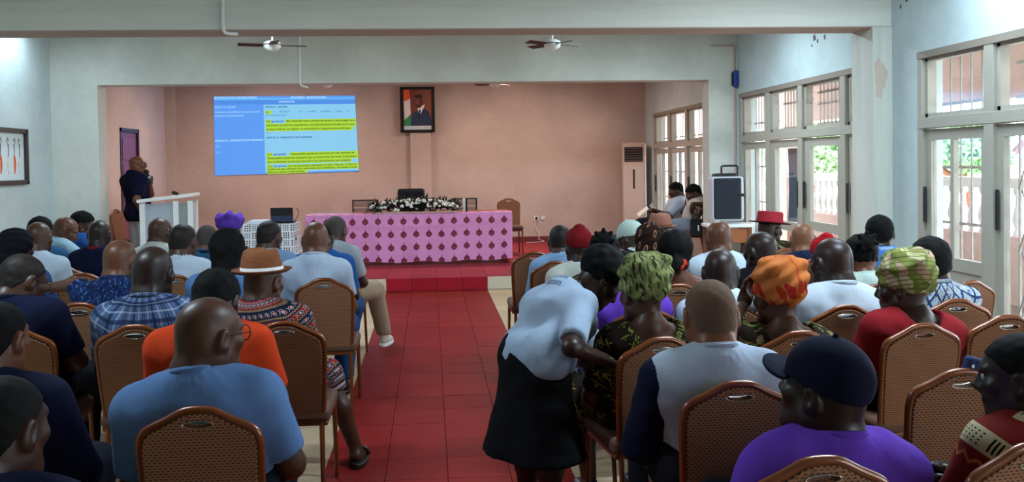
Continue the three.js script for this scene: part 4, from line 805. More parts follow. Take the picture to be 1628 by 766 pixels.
  if (lw) {
    const lf = new Field([lo[0], 0, lo[2]], [hi[0], P[1] + .2, hi[2]], cb), g = .02;
    lf.bone([P[0] - .075, P[1], P[2]], .118 * bw + g, [P[0] + .075, P[1], P[2]], .118 * bw + g, .05);
    if (lw.skirt) lw.skirt(lf);
    else for (const s of [0, 1]) lf.bone(hip[s], .095 + g, K[s], .07 + g, .04).bone(K[s], .066 + g, [A[s][0], A[s][1], A[s][2]], .05 + g, .03);
    lf.apply((x, y, z, d) => (d > .06 ? d : Math.max(d + .003 * Math.sin(x * 31 + y * 27 + z * 22) * Math.sin(y * 19 + z * 13), (lw.hem ?? .1) - y, y - (lw.top ?? 9) - (lw.slant || 0) * x)));
    obj(lw.name || 'trousers', uvWrap(lf.surface(), V(...P), V(0, 1, 0), V(0, 0, 1)), lw.mat, root);
  }
  for (const s of [0, 1]) {
    const sm = o.shoe || shoeBlack, m = new THREE.Matrix4().makeTranslation(A[s][0] * 1.03, 0, A[s][2]);
    if (sm.sandal) { const q = obj('sandal', [soleGeo, new THREE.TorusGeometry(.05, .012, 6, 18, Math.PI).scale(1, .9, 1).translate(0, .03, .07)], sm.mat, root); q.applyMatrix4(m); }
    else { const q = obj('shoe', shoeGeo, sm.mat, root); q.applyMatrix4(m); const e = obj('sole', soleGeo, sm.sole || sm.mat, q); }
  }
  // hair, headwear, glasses
  for (const h of o.hair || []) {
    const m = h.mat || hairMat;
    if (h.k === 'fedora' || h.k === 'flat') {
      const tm = headM.clone().multiply(new THREE.Matrix4().makeRotationX(h.rx ?? -.12)).multiply(new THREE.Matrix4().makeTranslation(0, h.up ?? .055, -.012));
      const c = obj('hat', hatGeo[h.k][0], m, root); c.applyMatrix4(tm); obj('hat_brim', hatGeo[h.k][1], h.brim || m, c); obj('hat_ribbon', hatGeo[h.k][2], h.ribbon || M.white, c);
    } else {
      const g = hairGeo(h.k, near ? .005 : .007), u = h.uv ? memo(g.uuid + 'uv', () => uvWrap(g.clone(), V(0, 0, 0), V(0, 1, 0), V(0, 0, 1))) : g;
      const c = place(h.name || { wrap: 'headwrap', wrapB: 'headwrap', turban: 'headwrap', scarf: 'headscarf', cap: 'cap', beanie: 'cap', band: 'hairband' }[h.k] || 'hair', u, m);
      if (h.k === 'cap') { const b = obj('cap_brim', capBrim, h.brim || m, c); if (h.back) b.rotation.y = Math.PI; b.rotation.y += (h.yaw || 0) * RAD; }
    }
  }
  if (o.scrunchie) { const g = new THREE.TorusGeometry(.036, .017, 8, 22), a = g.attributes.position; for (let i = 0; i < a.count; i++) { const k = 1 + .12 * Math.sin(i * 1.9); a.setXYZ(i, a.getX(i) * k, a.getY(i) * k, a.getZ(i) * k); } g.rotateX(.5); g.translate(.008, -.045, -.115); g.computeVertexNormals(); place('hair_tie', g, o.scrunchie); }
  if (o.glasses) place('glasses', glassesGeo, M.black);
  if (o.chair) { const c = o.chair; if (c.length === 2) chairAt(c[0], c[1], o.chairTurn ?? turn, 'banquet chair of the ' + o.who, y0); else chair(rx - Math.sin(t) * (o.cb ?? 0), rz + Math.cos(t) * (o.cb ?? 0), o.chairTurn ?? turn, 'banquet chair of the ' + o.who, y0); }
  return { root, hp: (x, y, z) => hp(x, y, z).applyMatrix4(root.matrixWorld), world: (p) => V(...p).applyMatrix4(root.matrixWorld), S, E, Wr, NB, P };
}
const shoeBlack = { mat: std('#17151a', .4) };
// ---------------------------------------------------------------- printed cloths
const dots = (c, n, cols, f) => { for (let i = 0; i < n; i++) { c.fillStyle = cols[Math.floor(rnd() * cols.length)]; f(c, rnd() * 512, rnd() * 512, i); } };
const T2 = {
  plaid: canvasTex(512, 512, (c) => { c.fillStyle = '#54688f'; c.fillRect(0, 0, 512, 512); for (let k = 0; k < 2; k++) { c.save(); if (k) { c.translate(512, 0); c.rotate(Math.PI / 2); } c.fillStyle = 'rgba(22,34,68,.65)'; c.fillRect(40, 0, 70, 512); c.fillRect(296, 0, 60, 512); c.fillStyle = 'rgba(205,215,230,.5)'; c.fillRect(180, 0, 26, 512); c.fillRect(440, 0, 34, 512); c.fillStyle = 'rgba(220,228,240,.6)'; c.fillRect(72, 0, 8, 512); c.restore(); } }, .16, .16),
  ankara: canvasTex(512, 512, (c) => {
    c.fillStyle = '#1c2742'; c.fillRect(0, 0, 512, 512);
    for (let r = 0; r < 4; r++) { const y = r * 128; c.fillStyle = r % 2 ? '#9e2c1c' : '#151b30'; c.fillRect(0, y, 512, 84); c.strokeStyle = '#cf9a62'; c.lineWidth = 8; c.beginPath(); for (let x = 0; x <= 512; x += 16) c.lineTo(x, y + 98 + ((x / 16) % 2 ? 12 : -8)); c.stroke(); c.strokeStyle = '#b8cbe0'; c.lineWidth = 5;
      for (let x = 0; x < 512; x += 128) { c.fillStyle = r % 2 ? '#12131c' : '#a8331f'; c.beginPath(); c.ellipse(x + 64, y + 42, 40, 24, .3, 0, 7); c.fill(); c.stroke(); c.fillStyle = '#dfe6ee'; c.beginPath(); c.ellipse(x + 64, y + 42, 16, 9, .3, 0, 7); c.fill(); c.beginPath(); c.moveTo(x, y + 10); c.lineTo(x + 20, y + 40); c.lineTo(x, y + 74); c.stroke(); } }
  }, .2, .2),
  navyLeaf: canvasTex(512, 512, (c) => { c.fillStyle = '#17264f'; c.fillRect(0, 0, 512, 512); dots(c, 260, ['#284a86', '#101a38', '#4c6fa8', '#1f3a70'], (c, x, y) => { c.beginPath(); c.ellipse(x, y, 20, 7, rnd() * 3, 0, 7); c.fill(); }); }, .3),
  greenWax: canvasTex(512, 512, (c) => { c.fillStyle = '#241a12'; c.fillRect(0, 0, 512, 512); dots(c, 110, ['#8f9438', '#a8a145', '#6f7a2c'], (c, x, y) => { c.save(); c.translate(x, y); c.rotate(rnd() * 6); c.beginPath(); c.moveTo(-34, 0); c.quadraticCurveTo(0, -30, 34, 0); c.quadraticCurveTo(0, -8, -34, 0); c.fill(); c.fillRect(-4, 4, 8, 22); c.restore(); }); dots(c, 120, ['#0f0b08', '#3c2c1c'], (c, x, y) => { c.beginPath(); c.arc(x, y, 7, 0, 7); c.fill(); }); }, .34),
  brownWax: canvasTex(512, 512, (c) => { c.fillStyle = '#2c2018'; c.fillRect(0, 0, 512, 512); for (let i = 0; i < 50; i++) { const x = rnd() * 512, y = rnd() * 512; c.strokeStyle = ['#9d8a5a', '#7f8f4a', '#b9a678'][i % 3]; c.lineWidth = 9; c.beginPath(); c.arc(x, y, 24, 0, 4.6); c.stroke(); c.lineWidth = 6; c.beginPath(); c.arc(x, y, 9, 0, 7); c.stroke(); } }, .26),
  skirtWax: canvasTex(512, 512, (c) => { c.fillStyle = '#1c2a4e'; c.fillRect(0, 0, 512, 512); for (let i = 0; i < 60; i++) { const x = rnd() * 512, y = rnd() * 512; c.strokeStyle = ['#a3a33c', '#c9c79a', '#5d7cae'][i % 3]; c.lineWidth = 12; c.beginPath(); c.arc(x, y, 34, rnd() * 6, rnd() * 6 + 3); c.stroke(); } }, .3),
  lattice: canvasTex(512, 512, (c) => { c.fillStyle = '#bcc9d8'; c.fillRect(0, 0, 512, 512); c.strokeStyle = '#27406f'; c.lineWidth = 34; for (const s of [-1, 1]) for (let k = -2; k < 4; k++) { c.beginPath(); c.moveTo(k * 256 - (s < 0 ? 0 : 0), s > 0 ? 0 : 512); c.lineTo(k * 256 + 512, s > 0 ? 512 : 0); c.stroke(); } dots(c, 60, ['#3b62a8', '#e8eef4', '#8c7f62'], (c, x, y) => { c.beginPath(); c.ellipse(x, y, 18, 11, rnd() * 3, 0, 7); c.fill(); }); }, .2),
  olive: canvasTex(512, 512, (c) => { c.fillStyle = '#868c54'; c.fillRect(0, 0, 512, 512); dots(c, 150, ['#a8a674', '#4b562c', '#2f371b', '#8c8f58'], (c, x, y) => { c.beginPath(); c.ellipse(x, y, 34, 13, .7 + rnd(), 0, 7); c.fill(); }); c.strokeStyle = '#2b3218'; c.lineWidth = 6; for (let i = 0; i < 26; i++) { c.beginPath(); const x = rnd() * 512, y = rnd() * 512; c.moveTo(x, y); c.quadraticCurveTo(x + 40, y - 50, x + 80, y + 10); c.stroke(); } }, .3),
  lime: canvasTex(512, 512, (c) => { c.fillStyle = '#8d9050'; c.fillRect(0, 0, 512, 512); dots(c, 70, ['#cdb79c', '#7f8a3c', '#d3cf9a', '#c79f8c'], (c, x, y) => { c.beginPath(); c.ellipse(x, y, 60, 22, .6 + rnd() * .5, 0, 7); c.fill(); }); c.strokeStyle = '#5c6a2a'; c.lineWidth = 5; for (let i = 0; i < 20; i++) { c.beginPath(); c.moveTo(0, i * 28); c.quadraticCurveTo(256, i * 28 - 60, 512, i * 28); c.stroke(); } }, .36),
  orange: canvasTex(512, 512, (c) => { c.fillStyle = '#cf5a26'; c.fillRect(0, 0, 512, 512); c.strokeStyle = '#e09a52'; c.lineWidth = 4; for (let i = 0; i < 64; i++) { c.beginPath(); c.moveTo(i * 9, 0); c.lineTo(i * 9 + 60, 512); c.stroke(); } dots(c, 16, ['#b8281a', '#c43a1e'], (c, x, y) => { c.beginPath(); c.ellipse(x, y, 70, 30, .8, 0, 7); c.fill(); }); }, .3),
  stripes: canvasTex(256, 256, (c) => { c.fillStyle = '#d9dcdc'; c.fillRect(0, 0, 256, 256); c.fillStyle = '#15161a'; for (let i = 0; i < 4; i++) c.fillRect(0, i * 64, 256, 30); }, .13),
  navyStripe: canvasTex(256, 256, (c) => { c.fillStyle = '#1d2a4a'; c.fillRect(0, 0, 256, 256); c.fillStyle = '#7f8ea8'; c.fillRect(0, 40, 256, 18); c.fillRect(0, 150, 256, 10); c.fillStyle = '#0e1526'; c.fillRect(0, 90, 256, 36); }, .12),
  loops: canvasTex(256, 256, (c) => { c.fillStyle = '#2b1812'; c.fillRect(0, 0, 256, 256); c.strokeStyle = '#c98f6c'; c.lineWidth = 10; for (const [x, y] of [[60, 70], [190, 170], [200, 40]]) { c.beginPath(); c.ellipse(x, y, 20, 34, .3, 0, 7); c.stroke(); } }, .16),
  bandStripes: canvasTex(256, 128, (c) => { c.fillStyle = '#2a1410'; c.fillRect(0, 0, 256, 128); ['#b8203c', '#e2562a', '#d9d2c0', '#8f1c4e', '#e07a3a', '#2a1410'].forEach((k, i) => { c.fillStyle = k; c.fillRect(i * 42, 0, 30, 128); }); }, .12),
  redCream: canvasTex(512, 512, (c) => { c.fillStyle = '#7a1d16'; c.fillRect(0, 0, 512, 512); c.fillStyle = '#c3b48f'; c.fillRect(0, 0, 512, 120); c.fillRect(0, 300, 256, 100); c.fillStyle = '#1b1712'; for (let i = 0; i < 6; i++) { c.fillRect(10 + i * 16, 20, 8, 80); c.fillRect(260 + i * 16, 20, 8, 80); c.fillRect(20 + i * 30, 315, 10, 70); } for (let i = 0; i < 5; i++) for (let j = 0; j < 4; j++) { c.fillRect(130 + i * 24, 24 + j * 22, 9, 9); c.fillRect(380 + i * 24, 24 + j * 22, 9, 9); } c.strokeStyle = '#b7652c'; c.lineWidth = 14; c.beginPath(); for (let x = 0; x <= 512; x += 32) c.lineTo(x, 160 + ((x / 32) % 2) * 36); c.stroke(); }, .3),
  chambray: canvasTex(256, 256, (c) => { c.fillStyle = '#5b84b8'; c.fillRect(0, 0, 256, 256); for (let i = 0; i < 1500; i++) { c.fillStyle = i % 2 ? 'rgba(150,185,220,.4)' : 'rgba(40,75,130,.35)'; c.fillRect(rnd() * 256, rnd() * 256, 10, 2); } }, .2),
  volunteer: canvasTex(1024, 1024, (c) => { c.fillStyle = '#b4c6de'; c.fillRect(0, 0, 1024, 1024); c.fillStyle = '#1c2c54'; c.font = 'bold 62px sans-serif'; c.textAlign = 'center'; c.fillText('Samandres', 512, 548); c.fillText('Nations', 530, 612); c.fillRect(506, 470, 5, 14); c.fillRect(512, 474, 14, 5); }, .8),
};
const C = {
  white: cloth('#c9d6e6'), cream: cloth('#d3d6cc'), tee: cloth('#bccbe0'), sky: cloth('#8fb2da'), greyBlue: cloth('#6486b8'), navy: cloth('#141c3a'), nightBlue: cloth('#0e1330'), orange: cloth('#d8431a'),
  purple: cloth('#6f42c4'), red: cloth('#8f1a22'), black: cloth('#0d0d12'), paleGrey: cloth('#b5bdc2'), royal: cloth('#2a5fa6'), mint: cloth('#c9dcd2'), khaki: cloth('#b39a80'), denim: cloth('#2c5182'), tan: cloth('#cbb9a0'), whiteWarm: cloth('#d8d5cc'), teal: cloth('#33658f'),
  darkTrouser: cloth('#191b26'), brown: cloth('#3a261c'), capNavy: cloth('#10152c'), capRed: cloth('#7a1418'), felt: std('#7e4824', .9, { bumpMap: bumpFine, bumpScale: .003 }), feltRed: std('#9b1226', .85), feltBrown: std('#94604c', .9), purpleWrap: cloth('#6a45b8'), blackWrap: cloth('#0e1018'),
};
const TR = { mat: C.darkTrouser }, BLK = { mat: C.black };
const sk = { deep: '#251510', dark: '#331d14', mid: '#46291b', warm: '#5a3421', light: '#6b4029' };
const buzzBrown = phys('#1c1410', .6, { specularIntensity: .5 }), B = { k: 'buzz' }, SH = { k: 'short' };
// one audience member: x, y of the top of the head in the photograph, distance, and the rest
function who(cx, top, Z, o) {
  const hs = o.hs || 1.08, p = at(cx, top, Z); p.y -= (.114 + (o.lift || .004)) * hs;
  return person({ chair: true, lower: TR, skin: sk.dark, hair: [B], ...o, head: [p.x, p.y, -Z] });
}
const tee = (mat, o = {}) => ({ mat, ...o });

// ---- left block, back rows first
who(255, 345, 7.6, { who: 'man in a plain cream shirt near the lectern', label: 'man with shaved head in a plain cream shirt seated below the lectern', shirt: tee(C.cream), turn: 6, look: 22, hair: [], skin: sk.mid });
who(291, 355, 6.5, { who: 'man in a white collared shirt', label: 'man in a white collared shirt seated in front of the lectern', shirt: tee(C.white, { collar: C.white }), skin: sk.mid, look: 14, hair: [{ k: 'buzz', mat: buzzBrown }], hs: 1.12 });
who(329, 357, 7.25, { who: 'grey-haired man in teal', label: 'grey-haired man in a teal shirt with dark collar beside the purple headwrap', shirt: tee(C.teal, { collar: C.navy }), skin: sk.light, hair: [{ k: 'buzz', mat: hairGrey }], hs: 1.0 });
who(365, 338, 8.0, { who: 'woman in the purple headwrap', label: 'woman in a high gathered purple headwrap, mostly hidden behind long dark hair', fem: 1, lift: .06, shirt: tee(C.navy, { sleeve: 1.2 }), hair: [{ k: 'turban', mat: C.purpleWrap }] });
who(428, 350, 6.95, { who: 'man in a light blue shirt by the side table', label: 'man with dark cropped hair in a light blue shirt before the side table', shirt: tee(cloth('#86a6cf'), { collar: C.white }), skin: sk.mid, look: 24, hair: [{ k: 'buzz', mat: buzzBrown }] });
who(362, 362, 5.55, { who: 'woman with long dark hair', label: 'woman with long loose dark hair and blue denim sleeves, seen from behind', fem: 1, lift: .016, shirt: tee(printed(T2.chambray), { sleeve: 1.3 }), hair: [{ k: 'long' }], hs: 1.12 });
who(61, 352, 6.8, { who: 'man in a white shirt by the left wall', label: 'man with bald head in a crisp white shirt near the left wall', shirt: tee(C.white, { collar: C.white, sleeve: 1.2 }), skin: sk.mid, hair: [], back: .0 });
who(64, 345, 7.55, { who: 'man hidden near the left wall', label: 'dark-haired man mostly hidden behind the bald white-shirted man at the left wall', shirt: tee(C.teal), hair: [SH] });
who(104, 345, 8.3, { who: 'man resting his chin on his hands', label: 'balding man in a pale blue shirt with yellow-green trim, chin resting on clasped hands', shirt: tee(cloth('#a9c8dc'), { sleeve: .85, trim: 1 }), turn: 40, look: 75, nod: 28, skin: sk.warm, hair: [], elbow: [[-.2, .68, .28], [.16, .68, .3]], wrist: [[-.05, .94, .26], [.05, .93, .28]], handDir: [[.3, .9, -.1], [-.3, .9, -.1]], palmUp: [[0, .2, 1], [0, .2, 1]] });
who(131, 335, 9.05, { who: 'woman with glasses and gold earring', label: 'woman in glasses with short dark hair and blue top, face turned right', fem: 1, lift: .012, shirt: tee(C.royal), turn: 30, look: 72, nod: 14, skin: sk.mid, hair: [SH], glasses: 1 });
who(158, 349, 7.6, { who: 'man in a navy shirt with red collar', label: 'man with shaved head in a navy shirt with a bright red collar', shirt: tee(C.navy, { collar: C.red }), skin: sk.deep, hair: [], chair: [141, 403] });
who(26, 361, 6.0, { who: 'woman in the dark headscarf', label: 'woman in a dark tied headscarf and blue top at the left edge', fem: 1, lift: .02, shirt: tee(cloth('#2f4f86'), { sleeve: .9 }), hair: [{ k: 'scarf', mat: C.blackWrap }], look: 14 });
who(191, 380, 5.3, { who: 'bald man in navy leaf print', label: 'bald man in a navy leaf-print shirt stretching his left arm along the chairs', shirt: tee(printed(T2.navyLeaf), { sleeve: .95 }), skin: sk.warm, hair: [], look: 14, elbowW: [null, at(122, 452, 5.3).toArray()], wristW: [null, at(82, 456, 5.5).toArray()], chair: [214, 470] });
who(35, 404, 4.5, { who: 'man in a dark navy shirt with glasses', label: 'broad man in a dark navy shirt and black glasses, head bowed, left side', shirt: tee(C.nightBlue, { sleeve: .8 }), hair: [{ k: 'buzz', mat: buzzBrown }], look: 32, nod: 22, bw: 1.16, glasses: 1, hs: 1.12, chair: [20, 522], skin: sk.mid });
who(243, 390, 4.55, { who: 'man in the plaid shirt', label: 'man with shaved dark head in a blue and white plaid shirt', shirt: tee(printed(T2.plaid), { sleeve: .8 }), skin: sk.deep, hair: [], bw: 1.14, hs: 1.18, look: 10, chair: [215, 517] });
who(343, 430, 3.75, { who: 'man in the orange t-shirt', label: 'man in a bright orange t-shirt, head bowed, behind the bald man in grey-blue', shirt: tee(C.orange, { sleeve: .8 }), hair: [SH], skin: sk.deep, nod: 26, bw: 1.08, look: 8 });
who(418, 391, 4.55, { who: 'man in the brown fedora', label: 'man in a tan brown fedora and red and navy wax-print shirt beside the aisle', lift: .058, shirt: tee(printed(T2.ankara), { sleeve: .98, loose: .02 }), hair: [{ k: 'fedora', mat: C.felt, rx: -.1 }], look: 26, tilt: 0, bw: 1.1, lower: { mat: printed(T2.ankara), hem: .42 }, shoe: { sandal: 1, mat: std('#1b1410', .5) }, knee: [[-.26, .5, .38], [.1, .5, .41]], ankle: [[-.42, .075, .36], [.1, .085, .38]], chair: [452, 512], at: null, skin: sk.mid });
who(502, 352, 6.12, { who: 'bald man in a white t-shirt by the aisle', label: 'bald man in a pale white t-shirt in the aisle seat, seen from behind', shirt: tee(C.tee, { sleeve: .7 }), skin: sk.warm, hair: [], bw: 1.0, chair: [515, 443], knee: [[-.16, .5, .41], [.13, .5, .41]], lower: { mat: C.denim } });
who(512, 356, 7.02, { who: 'man in the bright blue shirt', label: 'man in a bright blue shirt hidden behind the bald man in white', shirt: tee(C.royal, { sleeve: .8 }), lower: { mat: C.denim }, bw: 1.05, hs: 1.0, knee: [[-.2, .5, .4], [.13, .5, .41]] });
who(534, 343, 7.75, { who: 'man in pale grey with a headset', label: 'grey-haired man in a pale grey shirt, beige trousers and white sneakers, foot in aisle', shirt: tee(C.paleGrey, { sleeve: .75 }), skin: sk.mid, hair: [{ k: 'buzz', mat: hairGrey }], glasses: 1, look: 26, lower: { mat: C.khaki }, shoe: { mat: std('#bfb3a2', .7), sole: M.white }, turn: 14, knee: [[-.2, .52, .42], [.1, .5, .41]], ankle: [[-.26, .085, .5], [.08, .085, .4]] });
who(333, 470, 2.98, { who: 'bald man in the grey-blue t-shirt', label: 'large bald man in a grey-blue t-shirt and glasses in the nearest left row', shirt: tee(C.greyBlue, { sleeve: .8 }), skin: sk.mid, hair: [], look: 40, nod: 4, bw: 1.16, gut: .03, glasses: 1, hs: 1.13, chair: [315, 648] });
who(-6, 478, 3.0, { who: 'man in the dark jacket at the left edge', label: 'man in a dark navy jacket with white shirt collar cut by the left edge', shirt: tee(C.nightBlue, { sleeve: 1.3, collar: C.white }), skin: sk.warm, look: 10, bw: 1.1, chair: true });
who(2, 596, 2.15, { who: 'man in the lower left corner', label: 'man with close-cropped hair, ear in view, at the lower left corner', shirt: tee(C.nightBlue, { sleeve: .8 }), skin: sk.dark, look: 18, chair: true });
// ---- right block
who(890, 357, 6.9, { who: 'man in light blue in the first row', label: 'man with cropped hair in a light blue shirt in the first right row', shirt: tee(C.sky, { sleeve: .85, collar: C.sky }), skin: sk.mid, hair: [{ k: 'buzz', mat: buzzBrown }], chair: [850, 401], look: 8 });
who(920, 359, 6.15, { who: 'person in the dark red knitted cap', label: 'person in a dark red knitted cap and white collar beyond the standing helper', lift: .03, shirt: tee(C.cream, { collar: C.white }), hair: [{ k: 'beanie', mat: C.capRed }], skin: sk.deep, chair: [884, 416] });
who(960, 362, 5.42, { who: 'woman with the striped hairband', label: 'woman with dark gathered hair and a red and orange striped hairband', fem: 1, lift: .03, shirt: tee(C.brown), hair: [{ k: 'bun' }, { k: 'band', mat: printed(T2.bandStripes), uv: 1 }], skin: sk.deep, look: 12 });
who(1002, 350, 6.85, { who: 'person in the white cap', label: 'person in a white cap and black and white striped top, head bent left', lift: .024, shirt: tee(printed(T2.stripes)), hair: [{ k: 'cap', mat: C.mint, brim: C.mint, yaw: 20 }], look: -35, nod: 20, turn: -10 });
who(989, 398, 4.65, { who: 'person in purple beside the helper', label: 'person with close-cropped hair in purple and wax-print skirt, talking with the standing helper', fem: 1, shirt: tee(C.purple, { sleeve: .8 }), lower: { mat: printed(T2.skirtWax), hem: .3 }, skin: sk.dark, nod: 18, turn: -14 });
who(1036, 352, 6.1, { who: 'woman in the looped brown headscarf', label: 'woman in a dark brown headscarf with pale loop pattern, face turned right', fem: 1, lift: .02, shirt: tee(C.brown, { neck: .1 }), hair: [{ k: 'scarf', mat: printed(T2.loops), uv: 1 }], look: 40, skin: sk.mid });
who(1047, 337, 7.6, { who: 'person in the pinkish brown hat', label: 'person in a pinkish brown felt hat behind the looped headscarf', lift: .055, shirt: tee(C.tan), hair: [{ k: 'fedora', mat: C.feltBrown, ribbon: C.felt }], look: -20 });
who(1072, 366, 5.4, { who: 'woman with the red hair tie', label: 'woman with dark hair in a red scrunchie, bare shoulders and orange strap dress', fem: 1, lift: .014, shirt: tee(C.orange, { sleeve: 0, neck: .12, top: .15 }), hair: [{ k: 'lowbun' }], strap: cloth('#b5503c'), scrunchie: cloth('#e0452e'), skin: sk.warm, look: 6, hs: 1.12, chair: [1078, 452] });
who(1142, 350, 6.15, { who: 'man in the white dress shirt', label: 'balding man in a crisp white dress shirt below the loudspeaker', shirt: tee(cloth('#cfe0ee'), { collar: C.white, sleeve: 1.2 }), skin: sk.warm, hair: [], bw: 1.05 });
who(1145, 394, 4.62, { who: 'man with a shiny black head in white', label: 'man with a dark shaved head and white collar behind the grey-haired man', shirt: tee(C.white, { collar: C.white }), skin: sk.deep, hair: [], look: 16 });
who(1208, 367, 5.4, { who: 'man in glasses and a dark shirt', label: 'man in glasses with shaved dark head and dark shirt, face turned left', shirt: tee(C.black), skin: sk.deep, hair: [], glasses: 1, look: -25 });
who(1224, 333, 7.4, { who: 'man in the red brimmed hat', label: 'man in a flat red brimmed hat and patterned brown shirt turned sideways', lift: .05, shirt: tee(printed(T2.brownWax), { sleeve: 1.2 }), hair: [{ k: 'flat', mat: C.feltRed, brim: C.capRed, ribbon: C.feltRed, rx: .02 }], turn: -10, look: 60, wrist: [[-.34, .72, .3], null] });
who(1276, 354, 6.65, { who: 'bald man in the navy striped shirt', label: 'bald light-skinned man in a navy striped shirt by the glazed doors', shirt: tee(printed(T2.navyStripe)), skin: '#7c4f36', hair: [], look: 14 });
who(1311, 373, 5.95, { who: 'person in the red cap', label: 'person in a bright red cap hidden behind the man in the white t-shirt', lift: .03, shirt: tee(C.brown), hair: [{ k: 'beanie', mat: cloth('#b3121c') }] });
who(1368, 362, 5.25, { who: 'woman with the hair bun', label: 'woman with a black hair bun in a mint white top', fem: 1, lift: .045, shirt: tee(C.mint, { sleeve: .6 }), hair: [{ k: 'bun' }], skin: sk.warm, look: 10 });
who(1398, 343, 6.15, { who: 'man in blue by the column', label: 'man with black hair in a blue shirt seated before the column', shirt: tee(cloth('#4f82c8'), { collar: C.sky }), hair: [SH], skin: sk.deep, look: 18 });
who(1322, 377, 4.62, { who: 'man in the loose white t-shirt', label: 'broad man with shaved dark head in a loose white t-shirt, right block', shirt: tee(cloth('#c5cfdc'), { sleeve: .7 }), skin: sk.deep, hair: [], bw: 1.12, hs: 1.16, look: -14, chair: [1345, 486] });
who(1479, 375, 4.65, { who: 'person in the blue lattice print', label: 'person with short dark hair in a blue and white lattice-print top by the near door', shirt: tee(printed(T2.lattice), { sleeve: .8 }), hair: [{ k: 'short' }], look: 12, skin: sk.deep, hs: 1.14, lift: .012 });
who(1233, 408, 3.86, { who: 'woman in the orange headwrap', label: 'woman in an orange headwrap and brown wax-print dress holding a tissue', fem: 1, lift: .058, shirt: tee(printed(T2.brownWax), { neck: .115, backLow: 1, sleeve: .8 }), hair: [{ k: 'wrapB', mat: printed(T2.orange), uv: 1 }], look: -14, skin: sk.mid, elbowW: [null, at(1158, 512, 3.75).toArray()], wristW: [null, at(1180, 486, 3.95).toArray()], handDir: [null, [-.5, .8, .3]], palmUp: [null, [.4, 0, 1]], chair: [1272, 527] });
who(1433, 396, 4.04, { who: 'woman in the lime headwrap', label: 'woman in a lime and pink folded headwrap and red top, face turned left', fem: 1, lift: .058, shirt: tee(C.red, { neck: .1, backLow: 1, sleeve: .8, dress: 0 }), hair: [{ k: 'wrap', mat: printed(T2.lime), uv: 1 }], look: -48, turn: -6, skin: sk.dark, lower: BLK, bw: 1.1, chair: [1467, 515] });
who(1019, 402, 3.9, { who: 'woman in the olive headwrap', label: 'woman in an olive green headwrap and yellow-green wax-print dress on the aisle', fem: 1, lift: .058, shirt: tee(printed(T2.greenWax), { neck: .115, backLow: 1, sleeve: .85, dress: 1 }), hair: [{ k: 'wrap', mat: printed(T2.olive), uv: 1 }], look: -20, turn: -8, skin: sk.mid, lower: null, chair: [1052, 537], knee: [[-.1, .5, .41], [.17, .5, .41]] });
who(1128, 443, 3.1, { who: 'man with short grey hair', label: 'man with cropped grey hair in a white jersey with navy sleeves', shirt: tee(cloth('#b3bfd2'), { sleeve: 0 }), skin: sk.light, hair: [{ k: 'buzz', mat: phys('#5c4638', .85, { specularIntensity: .4 }) }], bw: 1.12, hs: 1.1, sleeves: C.nightBlue, chair: [1174, 607], look: 2 });
who(1308, 528, 2.38, { who: 'man in the navy cap and purple shirt', label: 'man in a navy baseball cap and bright purple shirt in the nearest right row', lift: .03, shirt: tee(C.purple, { sleeve: .85 }), hair: [{ k: 'cap', mat: C.capNavy, brim: C.capNavy, yaw: 6 }], look: -38, turn: -4, skin: sk.deep, bw: 1.14, hs: 1.12, nod: -9, chair: [1305, 727] });
who(1624, 528, 2.4, { who: 'person in the red and cream print', label: 'person with dark cropped hair in a red and cream wax print at the right edge', shirt: tee(printed(T2.redCream), { sleeve: .9, loose: .02 }), hair: [B], look: -45, skin: sk.deep, hs: 1.1, chair: [1640, 705], turn: -10 });

// empty chairs
for (const [x, y, l, t = 0] of [[126, 482, 'empty banquet chair between the navy shirt and the plaid shirt'], [97, 423, 'empty banquet chair behind the outstretched arm, left of the red-collared man'], [132, 435, 'empty banquet chair directly behind the red-collared man'], [1602, 502, 'empty banquet chair by the scissor gate at the right edge'], [1530, 588, 'empty banquet chair in front of the red and cream print, near right'], [1452, 470, 'banquet chair just beyond the lime headwrap']]) chairAt(x, y, t, l);
chair(-4.5, -12.55, 135, 'banquet chair turned sideways against the left side of the stage', YS); chair(-4.32, -13.1, 100, 'banquet chair behind the speaker at the left of the stage', YS);
{ const p = at(1526, 450, 5.05); chair(p.x, -5.3, -16, 'empty banquet chair turned slightly beside the near glazed door'); }
{ const p = at(812, 322, 14.3); chair(p.x, -14.45, 180, 'banquet chair facing the audience at the right end of the head table', YS); }
